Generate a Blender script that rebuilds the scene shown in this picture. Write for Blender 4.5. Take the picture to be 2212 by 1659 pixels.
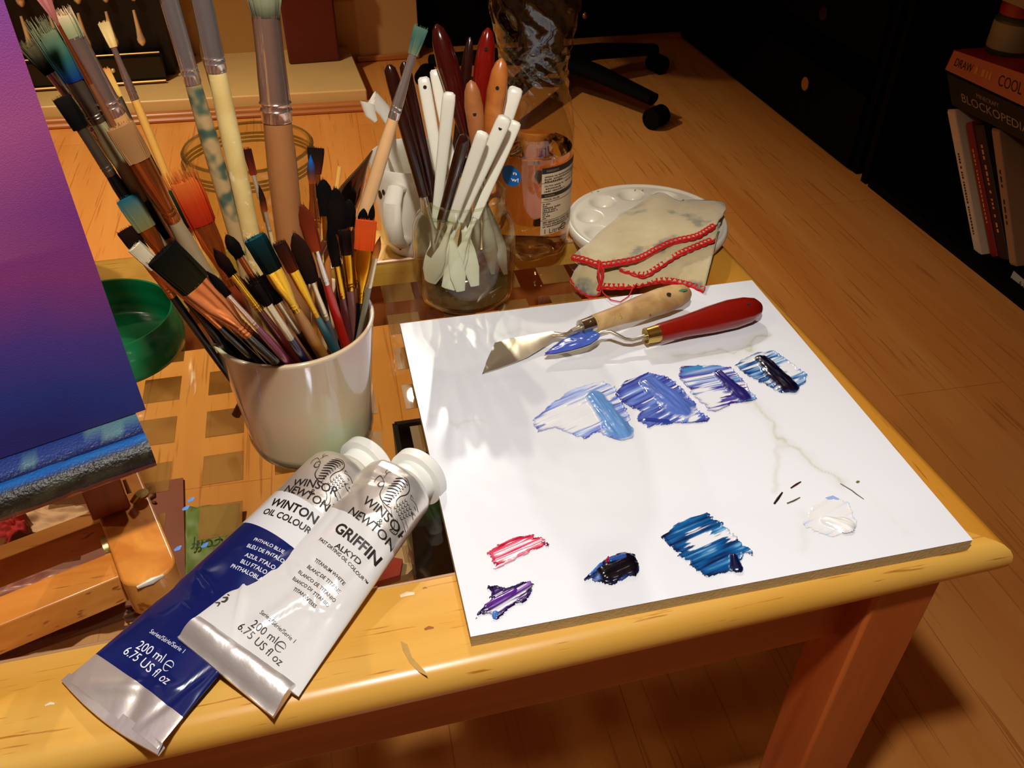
import bpy, math, random
import numpy as np
from mathutils import Vector, Matrix

for o in list(bpy.data.objects): bpy.data.objects.remove(o, do_unlink=True)
scene = bpy.context.scene
COL = scene.collection
random.seed(7); np.random.seed(7)
PI = math.pi

# ------------------------------------------------------------------ camera
Z0 = 0.46                       # height of the tile's top face above the floor
TT = Z0 - 0.009                 # height of the table top
FPX = 1840.0
CAM = np.array([-0.0411, -0.2632, 0.3821 + Z0])
R = np.array([[0.9742, -0.1361, 0.1798], [-0.2254, -0.6095, 0.7600], [0.0062, -0.7810, -0.6245]])
for i in range(3):
    for j in range(i): R[i] = R[i] - R[j] * (R[i] @ R[j])
    R[i] /= np.linalg.norm(R[i])
cd = bpy.data.cameras.new('camera'); cam = bpy.data.objects.new('camera', cd); COL.objects.link(cam)
cd.sensor_fit = 'HORIZONTAL'; cd.sensor_width = 36.0; cd.lens = 36.0 * FPX / 2212.0
cd.clip_start = 0.01; cd.clip_end = 50
M = Matrix([[R[i][0], -R[i][1], -R[i][2]] for i in range(3)]).to_4x4()
M.translation = Vector(CAM); cam.matrix_world = M
scene.camera = cam

# ------------------------------------------------------------------ light and exposure
scene.view_settings.view_transform = 'Standard'; scene.view_settings.look = 'None'
scene.view_settings.gamma = 1.0; scene.view_settings.exposure = 0.08
scene.view_settings.use_curve_mapping = False
w = bpy.data.worlds.new('world'); scene.world = w; w.use_nodes = True
w.node_tree.nodes['Background'].inputs[0].default_value = (1.0, 0.62, 0.36, 1)
w.node_tree.nodes['Background'].inputs[1].default_value = 0.0
def area(name, loc, target, size, power, color):
    l = bpy.data.lights.new(name, 'AREA'); l.shape = 'DISK'; l.size = size; l.energy = power; l.color = color
    o = bpy.data.objects.new(name, l); COL.objects.link(o); o.location = loc
    o.rotation_euler = (Vector(target) - Vector(loc)).to_track_quat('-Z', 'Y').to_euler(); return o
def bulb(name, loc, rad, power, color):
    l = bpy.data.lights.new(name, 'POINT'); l.shadow_soft_size = rad; l.energy = power; l.color = color
    o = bpy.data.objects.new(name, l); COL.objects.link(o); o.location = loc; return o
bulb('lamp_left', (-0.95, 0.30, Z0 + 1.15), 0.03, 7.0, (1.0, 0.86, 0.68))
def spot(name, loc, target, power, color, ang, rad, blend=0.5):
    l = bpy.data.lights.new(name, 'SPOT'); l.energy = power; l.color = color; l.spot_size = math.radians(ang); l.spot_blend = blend; l.shadow_soft_size = rad
    o = bpy.data.objects.new(name, l); COL.objects.link(o); o.location = loc
    o.rotation_euler = (Vector(target) - Vector(loc)).to_track_quat('-Z', 'Y').to_euler(); return o
spot('lamp_over_table', (-0.02, -0.18, Z0 + 0.66), (0.12, -0.12, 0.0), 18.5, (1.0, 0.965, 0.93), 124, 0.020, 0.5)
spot('lamp_far_left', (-1.05, 1.15, 1.75), (-0.42, 1.30, 0.0), 150.0, (1.0, 0.86, 0.58), 76, 0.05, 0.9)
spot('ceiling_spot', (0.34, 2.05, 1.98), (0.0, 0.06, Z0), 72.0, (1.0, 0.93, 0.84), 18, 0.025)
spot('ceiling_spot', (0.16, 2.15, 2.02), (-0.02, 0.06, Z0), 30.0, (1.0, 0.92, 0.80), 18, 0.02)

# ------------------------------------------------------------------ pixel -> place helpers (pixels of the 2212 x 1659 frame)
def ray(px, py): return R @ np.array([px - 1106.0, py - 829.5, FPX])
def at(px, py, z=TT):
    d = ray(px, py); return CAM + d * ((z - CAM[2]) / d[2])
def atY(px, py, y):
    d = ray(px, py); return CAM + d * ((y - CAM[1]) / d[1])
def atX(px, py, x):
    d = ray(px, py); return CAM + d * ((x - CAM[0]) / d[0])
def depth(p): return float((R.T @ (np.array(p) - CAM))[2])
def lin(c): 
    c = c / 255.0
    return c / 12.92 if c <= 0.04045 else ((c + 0.055) / 1.055) ** 2.4
def rgb(r, g, b): return (lin(r), lin(g), lin(b), 1.0)

# ------------------------------------------------------------------ materials
MATS = {}
def newmat(name):
    m = bpy.data.materials.new(name); m.use_nodes = True
    nt = m.node_tree; b = nt.nodes['Principled BSDF']; return m, nt, b
def pm(name, col, rough=0.5, metal=0.0, spec=0.5, coat=0.0, trans=0.0, ior=1.45, sss=0.0, bump=0.0, bscale=300, var=0.0, vscale=40):
    if name in MATS: return MATS[name]
    m, nt, b = newmat(name)
    b.inputs['Base Color'].default_value = col; b.inputs['Roughness'].default_value = rough
    b.inputs['Metallic'].default_value = metal; b.inputs['Specular IOR Level'].default_value = spec
    b.inputs['Coat Weight'].default_value = coat; b.inputs['Coat Roughness'].default_value = 0.08
    b.inputs['Transmission Weight'].default_value = trans; b.inputs['IOR'].default_value = ior
    if sss: b.inputs['Subsurface Weight'].default_value = sss; b.inputs['Subsurface Scale'].default_value = 0.004
    tc = nt.nodes.new('ShaderNodeTexCoord')
    if bump:
        n = nt.nodes.new('ShaderNodeTexNoise'); n.inputs['Scale'].default_value = bscale; n.inputs['Detail'].default_value = 4
        nt.links.new(tc.outputs['Object'], n.inputs['Vector'])
        bp = nt.nodes.new('ShaderNodeBump'); bp.inputs['Strength'].default_value = bump; bp.inputs['Distance'].default_value = 0.001
        nt.links.new(n.outputs['Fac'], bp.inputs['Height']); nt.links.new(bp.outputs['Normal'], b.inputs['Normal'])
    if var:
        n = nt.nodes.new('ShaderNodeTexNoise'); n.inputs['Scale'].default_value = vscale; n.inputs['Detail'].default_value = 5
        nt.links.new(tc.outputs['Object'], n.inputs['Vector'])
        mx = nt.nodes.new('ShaderNodeMix'); mx.data_type = 'RGBA'
        mx.inputs[6].default_value = tuple(c * (1 - var) for c in col[:3]) + (1,)
        mx.inputs[7].default_value = tuple(min(1, c * (1 + var)) for c in col[:3]) + (1,)
        nt.links.new(n.outputs['Fac'], mx.inputs[0]); nt.links.new(mx.outputs[2], b.inputs['Base Color'])
    MATS[name] = m; return m
def wood(name, light, dark, stretch=(18, 1.2, 18), rough=0.35, flecks=None, spec=0.5, contrast=(0.35, 0.68), coat=0.0, joints=None):
    if name in MATS: return MATS[name]
    m, nt, b = newmat(name); L = nt.links
    tc = nt.nodes.new('ShaderNodeTexCoord'); mp = nt.nodes.new('ShaderNodeMapping'); mp.inputs['Scale'].default_value = stretch
    L.new(tc.outputs['Object'], mp.inputs['Vector'])
    n = nt.nodes.new('ShaderNodeTexNoise'); n.inputs['Scale'].default_value = 1.0; n.inputs['Detail'].default_value = 6; n.inputs['Distortion'].default_value = 0.6
    L.new(mp.outputs[0], n.inputs['Vector'])
    cr = nt.nodes.new('ShaderNodeValToRGB'); cr.color_ramp.elements[0].position = contrast[0]; cr.color_ramp.elements[1].position = contrast[1]
    cr.color_ramp.elements[0].color = dark; cr.color_ramp.elements[1].color = light
    L.new(n.outputs['Fac'], cr.inputs['Fac']); out = cr.outputs['Color']
    if flecks:
        mp2 = nt.nodes.new('ShaderNodeMapping'); mp2.inputs['Scale'].default_value = flecks[0]
        L.new(tc.outputs['Object'], mp2.inputs['Vector'])
        n2 = nt.nodes.new('ShaderNodeTexNoise'); n2.inputs['Scale'].default_value = 1.0; n2.inputs['Detail'].default_value = 3
        L.new(mp2.outputs[0], n2.inputs['Vector'])
        c2 = nt.nodes.new('ShaderNodeValToRGB'); c2.color_ramp.elements[0].position = flecks[2]; c2.color_ramp.elements[1].position = flecks[2] + 0.06
        c2.color_ramp.elements[0].color = (0, 0, 0, 1); c2.color_ramp.elements[1].color = (1, 1, 1, 1)
        L.new(n2.outputs['Fac'], c2.inputs['Fac'])
        mx = nt.nodes.new('ShaderNodeMix'); mx.data_type = 'RGBA'; mx.inputs[7].default_value = flecks[1]
        L.new(c2.outputs['Color'], mx.inputs[0]); L.new(out, mx.inputs[6]); out = mx.outputs[2]
    if joints:      # (plank width, plank length, joint colour, per plank shade)
        br = nt.nodes.new('ShaderNodeTexBrick'); mp3 = nt.nodes.new('ShaderNodeMapping'); mp3.inputs['Rotation'].default_value = (0, 0, PI / 2 + 0.03)
        L.new(tc.outputs['Object'], mp3.inputs['Vector']); L.new(mp3.outputs[0], br.inputs['Vector'])
        br.inputs['Scale'].default_value = 1.0; br.inputs['Brick Width'].default_value = joints[1]; br.inputs['Row Height'].default_value = joints[0]
        br.inputs['Mortar Size'].default_value = 0.0008; br.inputs['Mortar Smooth'].default_value = 0.3
        br.inputs['Color1'].default_value = (1, 1, 1, 1); br.inputs['Color2'].default_value = joints[3]; br.inputs['Mortar'].default_value = joints[2]
        mu = nt.nodes.new('ShaderNodeMix'); mu.data_type = 'RGBA'; mu.blend_type = 'MULTIPLY'; mu.inputs[0].default_value = 1
        L.new(out, mu.inputs[6]); L.new(br.outputs['Color'], mu.inputs[7]); out = mu.outputs[2]
    L.new(out, b.inputs['Base Color']); b.inputs['Roughness'].default_value = rough; b.inputs['Specular IOR Level'].default_value = spec
    b.inputs['Coat Weight'].default_value = coat; b.inputs['Coat Roughness'].default_value = 0.15
    MATS[name] = m; return m
def glass(name, tint, refl=1.0, rough=0.02, haze=0.0, hazecol=(0.5, 0.5, 0.5, 1), f0=0.04):
    """thin clear sheet or wall: see-through, tinted, reflecting by Fresnel"""
    if name in MATS: return MATS[name]
    m = bpy.data.materials.new(name); m.use_nodes = True; nt = m.node_tree; nt.nodes.clear(); L = nt.links
    o = nt.nodes.new('ShaderNodeOutputMaterial'); t = nt.nodes.new('ShaderNodeBsdfTransparent'); t.inputs[0].default_value = tint
    g = nt.nodes.new('ShaderNodeBsdfGlossy'); g.inputs['Roughness'].default_value = rough; g.inputs[0].default_value = (refl, refl, refl, 1)
    lw = nt.nodes.new('ShaderNodeLayerWeight'); lw.inputs['Blend'].default_value = 0.5        # Schlick curve, the same from both faces
    pw = nt.nodes.new('ShaderNodeMath'); pw.operation = 'POWER'; pw.inputs[1].default_value = 5.0; L.new(lw.outputs['Facing'], pw.inputs[0])
    f = nt.nodes.new('ShaderNodeMath'); f.operation = 'MULTIPLY_ADD'; f.inputs[1].default_value = 0.9; f.inputs[2].default_value = f0; L.new(pw.outputs[0], f.inputs[0])
    mx = nt.nodes.new('ShaderNodeMixShader'); L.new(f.outputs[0], mx.inputs[0]); L.new(t.outputs[0], mx.inputs[1]); L.new(g.outputs[0], mx.inputs[2])
    last = mx.outputs[0]
    if haze:
        d = nt.nodes.new('ShaderNodeBsdfDiffuse'); d.inputs[0].default_value = hazecol
        m2 = nt.nodes.new('ShaderNodeMixShader'); m2.inputs[0].default_value = haze; L.new(last, m2.inputs[1]); L.new(d.outputs[0], m2.inputs[2]); last = m2.outputs[0]
    L.new(last, o.inputs[0]); MATS[name] = m; return m
def vcol(name, rough=0.5, spec=0.5, bump=0.0, bscale=500, coat=0.0, metal=0.0):
    """colour carried by the mesh's own 'pigment' attribute"""
    if name in MATS: return MATS[name]
    m, nt, b = newmat(name); a = nt.nodes.new('ShaderNodeAttribute'); a.attribute_name = 'pigment'
    nt.links.new(a.outputs['Color'], b.inputs['Base Color']); b.inputs['Roughness'].default_value = rough
    b.inputs['Specular IOR Level'].default_value = spec; b.inputs['Coat Weight'].default_value = coat; b.inputs['Metallic'].default_value = metal
    if bump:
        tc = nt.nodes.new('ShaderNodeTexCoord'); n = nt.nodes.new('ShaderNodeTexNoise'); n.inputs['Scale'].default_value = bscale
        nt.links.new(tc.outputs['Object'], n.inputs['Vector']); bp = nt.nodes.new('ShaderNodeBump'); bp.inputs['Strength'].default_value = bump; bp.inputs['Distance'].default_value = 0.001
        nt.links.new(n.outputs['Fac'], bp.inputs['Height']); nt.links.new(bp.outputs['Normal'], b.inputs['Normal'])
    MATS[name] = m; return m

# ------------------------------------------------------------------ object helpers
def thing(name, label, cat, loc=(0, 0, 0), group=None):
    o = bpy.data.objects.new(name, None); COL.objects.link(o); o.empty_display_size = 0.01
    o.location = loc; o['label'] = label; o['category'] = cat
    if group: o['group'] = group
    return o
def wloc(o):
    v = Vector((0, 0, 0))
    while o: v = v + o.location; o = o.parent
    return np.array(v)
class MB:
    """collects shapes given in room coordinates; build() links them as ONE mesh object"""
    def __init__(s): s.v = []; s.f = []; s.mi = []; s.c = []
    def add(s, vs, fs, mi=0, col=None):
        n = len(s.v); s.v += [tuple(map(float, p)) for p in vs]; s.f += [tuple(i + n for i in f) for f in fs]; s.mi += [mi] * len(fs)
        if col is None: s.c += [(1, 1, 1, 1)] * len(vs)
        elif len(col) == len(vs) and not isinstance(col[0], (int, float)): s.c += [tuple(c) for c in col]
        else: s.c += [tuple(col)] * len(vs)
    def box(s, c, size, ex=(1, 0, 0), ey=(0, 1, 0), mi=0, col=None):
        ex = np.array(ex, float); ex /= np.linalg.norm(ex); ey = np.array(ey, float); ey /= np.linalg.norm(ey); ez = np.cross(ex, ey); c = np.array(c, float)
        h = np.array(size) / 2.0
        vs = [c + ex * sx * h[0] + ey * sy * h[1] + ez * sz * h[2] for sz in (-1, 1) for sy in (-1, 1) for sx in (-1, 1)]
        s.add(vs, [(0, 2, 3, 1), (4, 5, 7, 6), (0, 1, 5, 4), (2, 6, 7, 3), (0, 4, 6, 2), (1, 3, 7, 5)], mi, col)
    def prism(s, poly, z0, z1, mi=0, col=None):
        n = len(poly); vs = [(p[0], p[1], z0) for p in poly] + [(p[0], p[1], z1) for p in poly]
        s.add(vs, [tuple(range(n))[::-1], tuple(range(n, 2 * n))] + [(i, (i + 1) % n, n + (i + 1) % n, n + i) for i in range(n)], mi, col)
    def tube(s, pts, rad, n=12, flat=None, wide=None, caps=True, mi=0, col=None, power=1.0):
        """sweep of an ellipse along pts; rad radii, flat = thickness ratios, wide = wide direction"""
        pts = [np.array(p, float) for p in pts]; k = len(pts)
        rad = [rad] * k if isinstance(rad, (int, float)) else list(rad)
        flat = [1.0] * k if flat is None else ([flat] * k if isinstance(flat, (int, float)) else list(flat))
        ref = np.array(wide if wide is not None else (0.3, 0.2, 0.93), float); vs = []; cs = []
        for i in range(k):
            t = pts[min(i + 1, k - 1)] - pts[max(i - 1, 0)]; t = t / (np.linalg.norm(t) + 1e-12)
            a = ref - t * (ref @ t)
            if np.linalg.norm(a) < 1e-6: a = np.cross(t, (1, 0, 0.1))
            a = a / np.linalg.norm(a); b = np.cross(t, a)
            if wide is None: ref = a
            for j in range(n):
                th = 2 * PI * j / n; cx, sx = math.cos(th), math.sin(th)
                if power != 1.0: cx = math.copysign(abs(cx) ** power, cx); sx = math.copysign(abs(sx) ** power, sx)
                vs.append(pts[i] + a * rad[i] * cx + b * rad[i] * flat[i] * sx)
                if col is not None: cs.append(col[i] if not isinstance(col[0], (int, float)) else col)
        fs = [(i * n + j, i * n + (j + 1) % n, (i + 1) * n + (j + 1) % n, (i + 1) * n + j) for i in range(k - 1) for j in range(n)]
        if caps: fs += [tuple(range(n))[::-1], tuple(range((k - 1) * n, k * n))]
        s.add(vs, fs, mi, cs if col is not None else None)
    def lathe(s, prof, c, n=48, mi=0, col=None, close=False, fn=None):
        vs = []; k = len(prof); cs = []
        for i, (r, z) in enumerate(prof):
            for j in range(n):
                th = 2 * PI * j / n; rr = r * (fn(th, z) if fn else 1.0)
                vs.append((c[0] + rr * math.cos(th), c[1] + rr * math.sin(th), c[2] + z))
        kk = k if close else k - 1
        fs = [(i * n + j, i * n + (j + 1) % n, ((i + 1) % k) * n + (j + 1) % n, ((i + 1) % k) * n + j) for i in range(kk) for j in range(n)]
        s.add(vs, fs, mi, col)
    def grid(s, rows, mi=0, col=None, closed=False):
        k = len(rows); n = len(rows[0]); vs = [p for r in rows for p in r]
        m = n if closed else n - 1
        fs = [(i * n + j, i * n + (j + 1) % n, (i + 1) * n + (j + 1) % n, (i + 1) * n + j) for i in range(k - 1) for j in range(m)]
        s.add(vs, fs, mi, col)
    def sphere(s, c, r, n=14, mi=0, col=None, sc=(1, 1, 1)):
        vs = []; fs = []
        for i in range(n + 1):
            ph = PI * i / n
            for j in range(2 * n):
                th = PI * j / n; vs.append((c[0] + r * sc[0] * math.sin(ph) * math.cos(th), c[1] + r * sc[1] * math.sin(ph) * math.sin(th), c[2] + r * sc[2] * math.cos(ph)))
        for i in range(n):
            for j in range(2 * n): fs.append((i * 2 * n + j, (i + 1) * 2 * n + j, (i + 1) * 2 * n + (j + 1) % (2 * n), i * 2 * n + (j + 1) % (2 * n)))
        s.add(vs, fs, mi, col)
    def build(s, name, mats, parent=None, origin=None, smooth=True, bevel=0.0, solid=0.0, sub=0, pigment=False, angle=0.7):
        if not isinstance(mats, (list, tuple)): mats = [mats]
        if parent is not None: off = wloc(parent) ; 
        else: off = np.array(origin if origin is not None else (0, 0, 0), float)
        me = bpy.data.meshes.new(name); V = np.array(s.v) - off
        me.from_pydata(V.tolist(), [], s.f)
        for m in mats: me.materials.append(m)
        if len(mats) > 1: me.polygons.foreach_set('material_index', s.mi)
        if pigment:
            a = me.color_attributes.new('pigment', 'FLOAT_COLOR', 'POINT'); a.data.foreach_set('color', np.array(s.c, dtype=float).ravel())
        me.validate(); me.update()
        o = bpy.data.objects.new(name, me); COL.objects.link(o)
        if parent is not None: o.parent = parent
        else: o.location = off
        if smooth:
            me.polygons.foreach_set('use_smooth', [True] * len(me.polygons))
            try: me.set_sharp_from_angle(angle=angle)
            except Exception: pass
        if solid:
            md = o.modifiers.new('solid', 'SOLIDIFY'); md.thickness = solid; md.offset = 0
        if bevel:
            md = o.modifiers.new('bevel', 'BEVEL'); md.width = bevel; md.segments = 3; md.limit_method = 'ANGLE'; md.angle_limit = 0.6
        if sub:
            md = o.modifiers.new('sub', 'SUBSURF'); md.levels = sub; md.render_levels = sub
        return o
def tag(o, label, cat, group=None):
    o['label'] = label; o['category'] = cat
    if group: o['group'] = group
    return o
def struct(o): o['kind'] = 'structure'; return o
def text_mesh(body, font_scale=1.0, shear=0.0, bold=0.0, align='LEFT', space=1.0):
    """vertices and faces of a line of lettering, x from 0 to its width, capitals about 0.7 high"""
    cu = bpy.data.curves.new('t', 'FONT'); cu.body = body; cu.size = 1.0; cu.shear = shear; cu.offset = bold; cu.resolution_u = 3; cu.space_character = space
    o = bpy.data.objects.new('t', cu); COL.objects.link(o); dg = bpy.context.evaluated_depsgraph_get(); dg.update()
    me = bpy.data.meshes.new_from_object(o.evaluated_get(dg)); v = [tuple(p.co) for p in me.vertices]; f = [tuple(p.vertices) for p in me.polygons]
    bpy.data.objects.remove(o, do_unlink=True); bpy.data.curves.remove(cu); bpy.data.meshes.remove(me)
    return np.array(v), f
# smooth value noise
_perm = np.random.rand(256, 256)
def vn(x, y):
    x = np.asarray(x, float); y = np.asarray(y, float); xi = np.floor(x).astype(int); yi = np.floor(y).astype(int); fx = x - xi; fy = y - yi
    fx = fx * fx * (3 - 2 * fx); fy = fy * fy * (3 - 2 * fy); g = lambda a, b: _perm[a % 256, b % 256]
    return (g(xi, yi) * (1 - fx) + g(xi + 1, yi) * fx) * (1 - fy) + (g(xi, yi + 1) * (1 - fx) + g(xi + 1, yi + 1) * fx) * fy
def fbm(x, y, o=3): return sum(vn(np.asarray(x) * 2 ** i + 17 * i, np.asarray(y) * 2 ** i + 9 * i) / 2 ** i for i in range(o)) / (2 - 2 ** (1 - o))
# ================================================================== the room
floor_m = wood('floor_laminate', rgb(222, 150, 78), rgb(212, 132, 60), (14, 0.9, 14), 0.34, flecks=((160, 5, 160), rgb(190, 118, 54), 0.60), joints=(0.19, 1.25, (0.66, 0.56, 0.48, 1), (0.93, 0.92, 0.90, 1)))
b = MB(); b.box((0.2, 1.2, -0.01), (6.4, 6.4, 0.02)); struct(b.build('floor', floor_m, smooth=False))
wall_m = pm('wall_paint', rgb(196, 150, 96), 0.6, bump=0.1, bscale=60, var=0.06, vscale=5)
WY = 2.40
b = MB(); b.box((-1.35, WY + 0.06, 1.2), (3.28, 0.12, 2.4)); struct(b.build('wall_back', wall_m, smooth=False))
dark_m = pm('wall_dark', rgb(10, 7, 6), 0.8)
b = MB(); b.box((1.85, WY + 0.5, 1.2), (3.1, 0.12, 2.4)); struct(b.build('wall_alcove', wall_m, smooth=False))
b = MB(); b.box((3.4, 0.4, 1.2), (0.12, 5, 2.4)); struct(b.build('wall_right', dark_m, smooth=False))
ceil_m = pm('ceiling_paint', rgb(236, 226, 206), 0.8)
b = MB(); b.box((0.2, 0.3, 2.51), (6.4, 5.4, 0.02)); struct(b.build('ceiling', ceil_m, smooth=False))
b = MB(); b.box((0.2, -2.36, 1.25), (6.4, 0.12, 2.5)); struct(b.build('wall_front', ceil_m, smooth=False))
b = MB(); b.box((-2.96, 0.3, 1.25), (0.12, 5.4, 2.5)); struct(b.build('wall_left', ceil_m, smooth=False))
# chimney breast skirting: moulded plinth, wall side of the hearth
cream = pm('cream_gloss', rgb(206, 158, 104), 0.38, var=0.05, vscale=6)
prof = [(0, 0), (0.030, 0), (0.030, 0.170), (0.026, 0.178), (0.026, 0.186), (0.032, 0.192), (0.033, 0.205), (0.026, 0.214), (0.016, 0.226), (0.014, 0.240), (0.020, 0.250), (0.018, 0.262), (0.006, 0.275), (0, 0.275)]
b = MB()
x0, x1 = -0.02, 0.285
vs = []
for x in (x0, x1): vs += [(x, WY - y, z) for y, z in prof]
n = len(prof); b.add(vs, [(i, (i + 1) % n, n + (i + 1) % n, n + i) for i in range(n)] + [tuple(range(n)), tuple(range(n, 2 * n))[::-1]])
struct(b.build('baseboard_back', cream, smooth=False))
trim_m = wood('beading_wood', rgb(190, 115, 55), rgb(160, 88, 38), (2, 30, 30), 0.35)
b = MB(); b.box((0.19, WY - 0.037, 0.009), (0.19, 0.014, 0.018)); struct(b.build('trim_1', trim_m, bevel=0.005))
# hearth slab
stone = pm('hearth_stone', rgb(216, 176, 116), 0.35, var=0.12, vscale=9, bump=0.1, bscale=30)
hy = 2.00
b = MB(); b.prism([(-1.6, hy + 0.10), (0.095, hy), (0.075, WY), (-1.6, WY)], 0.0, 0.045)
t_h = b.build('hearth_slab', stone, origin=(-0.7, 2.2, 0), bevel=0.004, smooth=False); tag(t_h, 'pale stone hearth slab with a straight front edge on the wood floor', 'hearth')
b = MB(); b.tube([(-1.6, hy + 0.085, 0.010), (0.10, hy - 0.015, 0.010)], 0.012, n=10); b.tube([(-1.6, hy + 0.10 - 0.035, 0.006), (0.10, hy - 0.035, 0.006)], 0.007, n=8)
struct(b.build('trim_2', trim_m))
# stone back panel of the fireplace and its firebox
b = MB(); b.box((-0.27, WY - 0.012, 0.55), (0.50, 0.024, 1.01)); struct(b.build('trim_3', pm('back_panel_stone', rgb(190, 140, 78), 0.4, var=0.14, vscale=8)))
iron = pm('black_iron', rgb(8, 7, 6), 0.45); iron2 = pm('black_iron_gloss', rgb(14, 11, 9), 0.25)
brass_pale = pm('pale_brass', rgb(238, 208, 164), 0.25, metal=0.45)
ff = thing('fireplace_grate', 'black fire grate with a row of pale metal finials on the stone hearth', 'fireplace', (-0.70, 2.25, 0.045))
b = MB(); b.box((-0.76, 2.30, 0.30), (0.72, 0.16, 0.50)); b.build('firebox', iron, ff)
b = MB(); b.box((-0.72, 2.19, 0.085), (0.60, 0.05, 0.060)); b.build('ash_drawer', iron2, ff, bevel=0.003)
b = MB(); b.tube([(-1.02, 2.162, 0.125), (-0.42, 2.160, 0.125)], 0.0025, n=8); b.tube([(-1.02, 2.16, 0.052), (-0.42, 2.158, 0.052)], 0.004, n=8); b.build('rail', pm('worn_brass', rgb(150, 110, 70), 0.35, metal=0.8), ff)
b = MB(); b.sphere((-0.545, 2.163, 0.085), 0.006, 8); b.build('knob', brass_pale, ff)
for row, (yy, zz, hgt) in enumerate(((2.165, 0.155, 0.075), (2.20, 0.255, 0.06))):
    for i in range(9):
        x = -0.985 + i * 0.066
        m_ = MB()
        m_.tube([(x, yy, zz - 0.012), (x, yy, zz - 0.004), (x, yy, zz + 0.004), (x, yy, zz + 0.010), (x, yy - 0.002, zz + 0.03), (x, yy - 0.002, zz + hgt)], [0.004, 0.0095, 0.0105, 0.0085, 0.006, 0.0035], n=12)
        m_.build('finial', brass_pale, ff)
b = MB()
for i in range(14): b.sphere((-1.0 + i * 0.045, 2.24 + 0.015 * math.sin(i * 2.3), 0.30 + 0.01 * math.cos(i * 3.1)), 0.028, 7, sc=(1.2, 1, 0.8), col=[rgb(70, 40, 22), rgb(110, 34, 18), rgb(60, 55, 26), rgb(40, 24, 16)][i % 4])
b.build('coals', vcol('coal_colour', 0.9), ff, pigment=True)
# tool stand left of the grate
ts = thing('fire_tool', 'brass-knobbed fire iron leaning at the left end of the fire grate', 'fire tool', (-1.10, 2.10, 0.045))
b = MB(); b.tube([(-1.06, 2.10, 0.045), (-1.06, 2.12, 0.20)], [0.010, 0.013], n=12); b.build('shaft', brass_pale, ts)
b = MB(); b.sphere((-1.06, 2.122, 0.215), 0.014, 9); b.tube([(-1.06, 2.12, 0.20), (-1.06, 2.12, 0.205)], [0.017, 0.017]); b.build('knob', brass_pale, ts)
b = MB(); b.box((-1.17, 2.13, 0.30), (0.035, 0.03, 0.52)); o = b.build('fireplace_post', wood('fire_post', rgb(150, 72, 30), rgb(120, 50, 20), (20, 20, 2)), origin=(-1.17, 2.13, 0.045), bevel=0.003); tag(o, 'reddish brown upright post beside the black fire grate', 'post')
b = MB(); b.box((-1.02, 2.095, 0.055), (0.055, 0.03, 0.02)); o = b.build('wood_block', pm('block_wood', rgb(170, 130, 70), 0.5), origin=(-1.02, 2.095, 0.045), bevel=0.002); tag(o, 'small pale block lying on the hearth at the foot of the grate', 'block')
# maroon book-like box on the hearth
b = MB(); q = at(625, 138, 0.045); q2 = at(735, 130, 0.045)
b.box(((q[0] + q2[0]) / 2, 2.285, 0.045 + 0.17), (q2[0] - q[0], 0.09, 0.34), ex=(1, 0.02, 0))
mb_ = thing('storage_box', 'dark maroon upright box standing on the hearth by the cream skirting', 'box', (-0.03, 2.28, 0.045))
b.build('body', pm('maroon_leather', rgb(92, 22, 16), 0.45, bump=0.2, bscale=90), mb_, bevel=0.006)
b = MB(); b.box(((q[0] + q2[0]) / 2, 2.285, 0.30), (q2[0] - q[0] + 0.008, 0.098, 0.05), ex=(1, 0.02, 0)); b.build('lid', pm('maroon_lid', rgb(74, 16, 12), 0.4), mb_, bevel=0.004)
# dark furniture
blackw = pm('black_wood', rgb(5, 4, 4), 0.7, spec=0.08)
knob_m = pm('cabinet_knob', rgb(230, 190, 150), 0.2, metal=1.0)
tv = thing('low_cabinet', 'black low cabinet with small round knobs behind the bottle, beside the chimney breast', 'cabinet', (0.85, 2.62, 0))
b = MB(); b.box((0.86, 2.62, 0.42), (1.08, 0.34, 0.84)); b.build('body', blackw, tv, bevel=0.004)
for (xa, xb) in ((0.34, 0.85), (0.87, 1.38)):
    b = MB(); b.box(((xa + xb) / 2, 2.443, 0.42), (xb - xa, 0.012, 0.78)); d = b.build('door', blackw, tv, bevel=0.002)
    p = atY(1262, 32, 2.43) if xa < 0.5 else atY(1500, -40, 2.43)
    b = MB(); b.sphere((p[0] if xa < 0.5 else 0.92, 2.425, p[2]), 0.012, 8); b.build('knob', knob_m, d)
ch = thing('drawer_chest', 'tall black chest of drawers along the right side of the room', 'cabinet', (1.37, 1.87, 0))
b = MB(); b.box((1.395, 1.87, 0.50), (0.50, 1.06, 1.0)); b.build('body', blackw, ch, bevel=0.004)
for zz, (kx, ky) in ((0.20, (1750, 180)), (0.46, (1790, 27))):
    p = atX(kx, ky, 1.13)
    b = MB(); b.box((1.139, 1.87, p[2]), (0.012, 1.02, 0.24)); d = b.build('drawer', blackw, ch, bevel=0.002)
    b = MB(); b.tube([(1.134, p[1], p[2]), (1.124, p[1], p[2]), (1.116, p[1], p[2])], [0.006, 0.007, 0.016], n=14); b.build('knob', knob_m, d)
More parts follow.
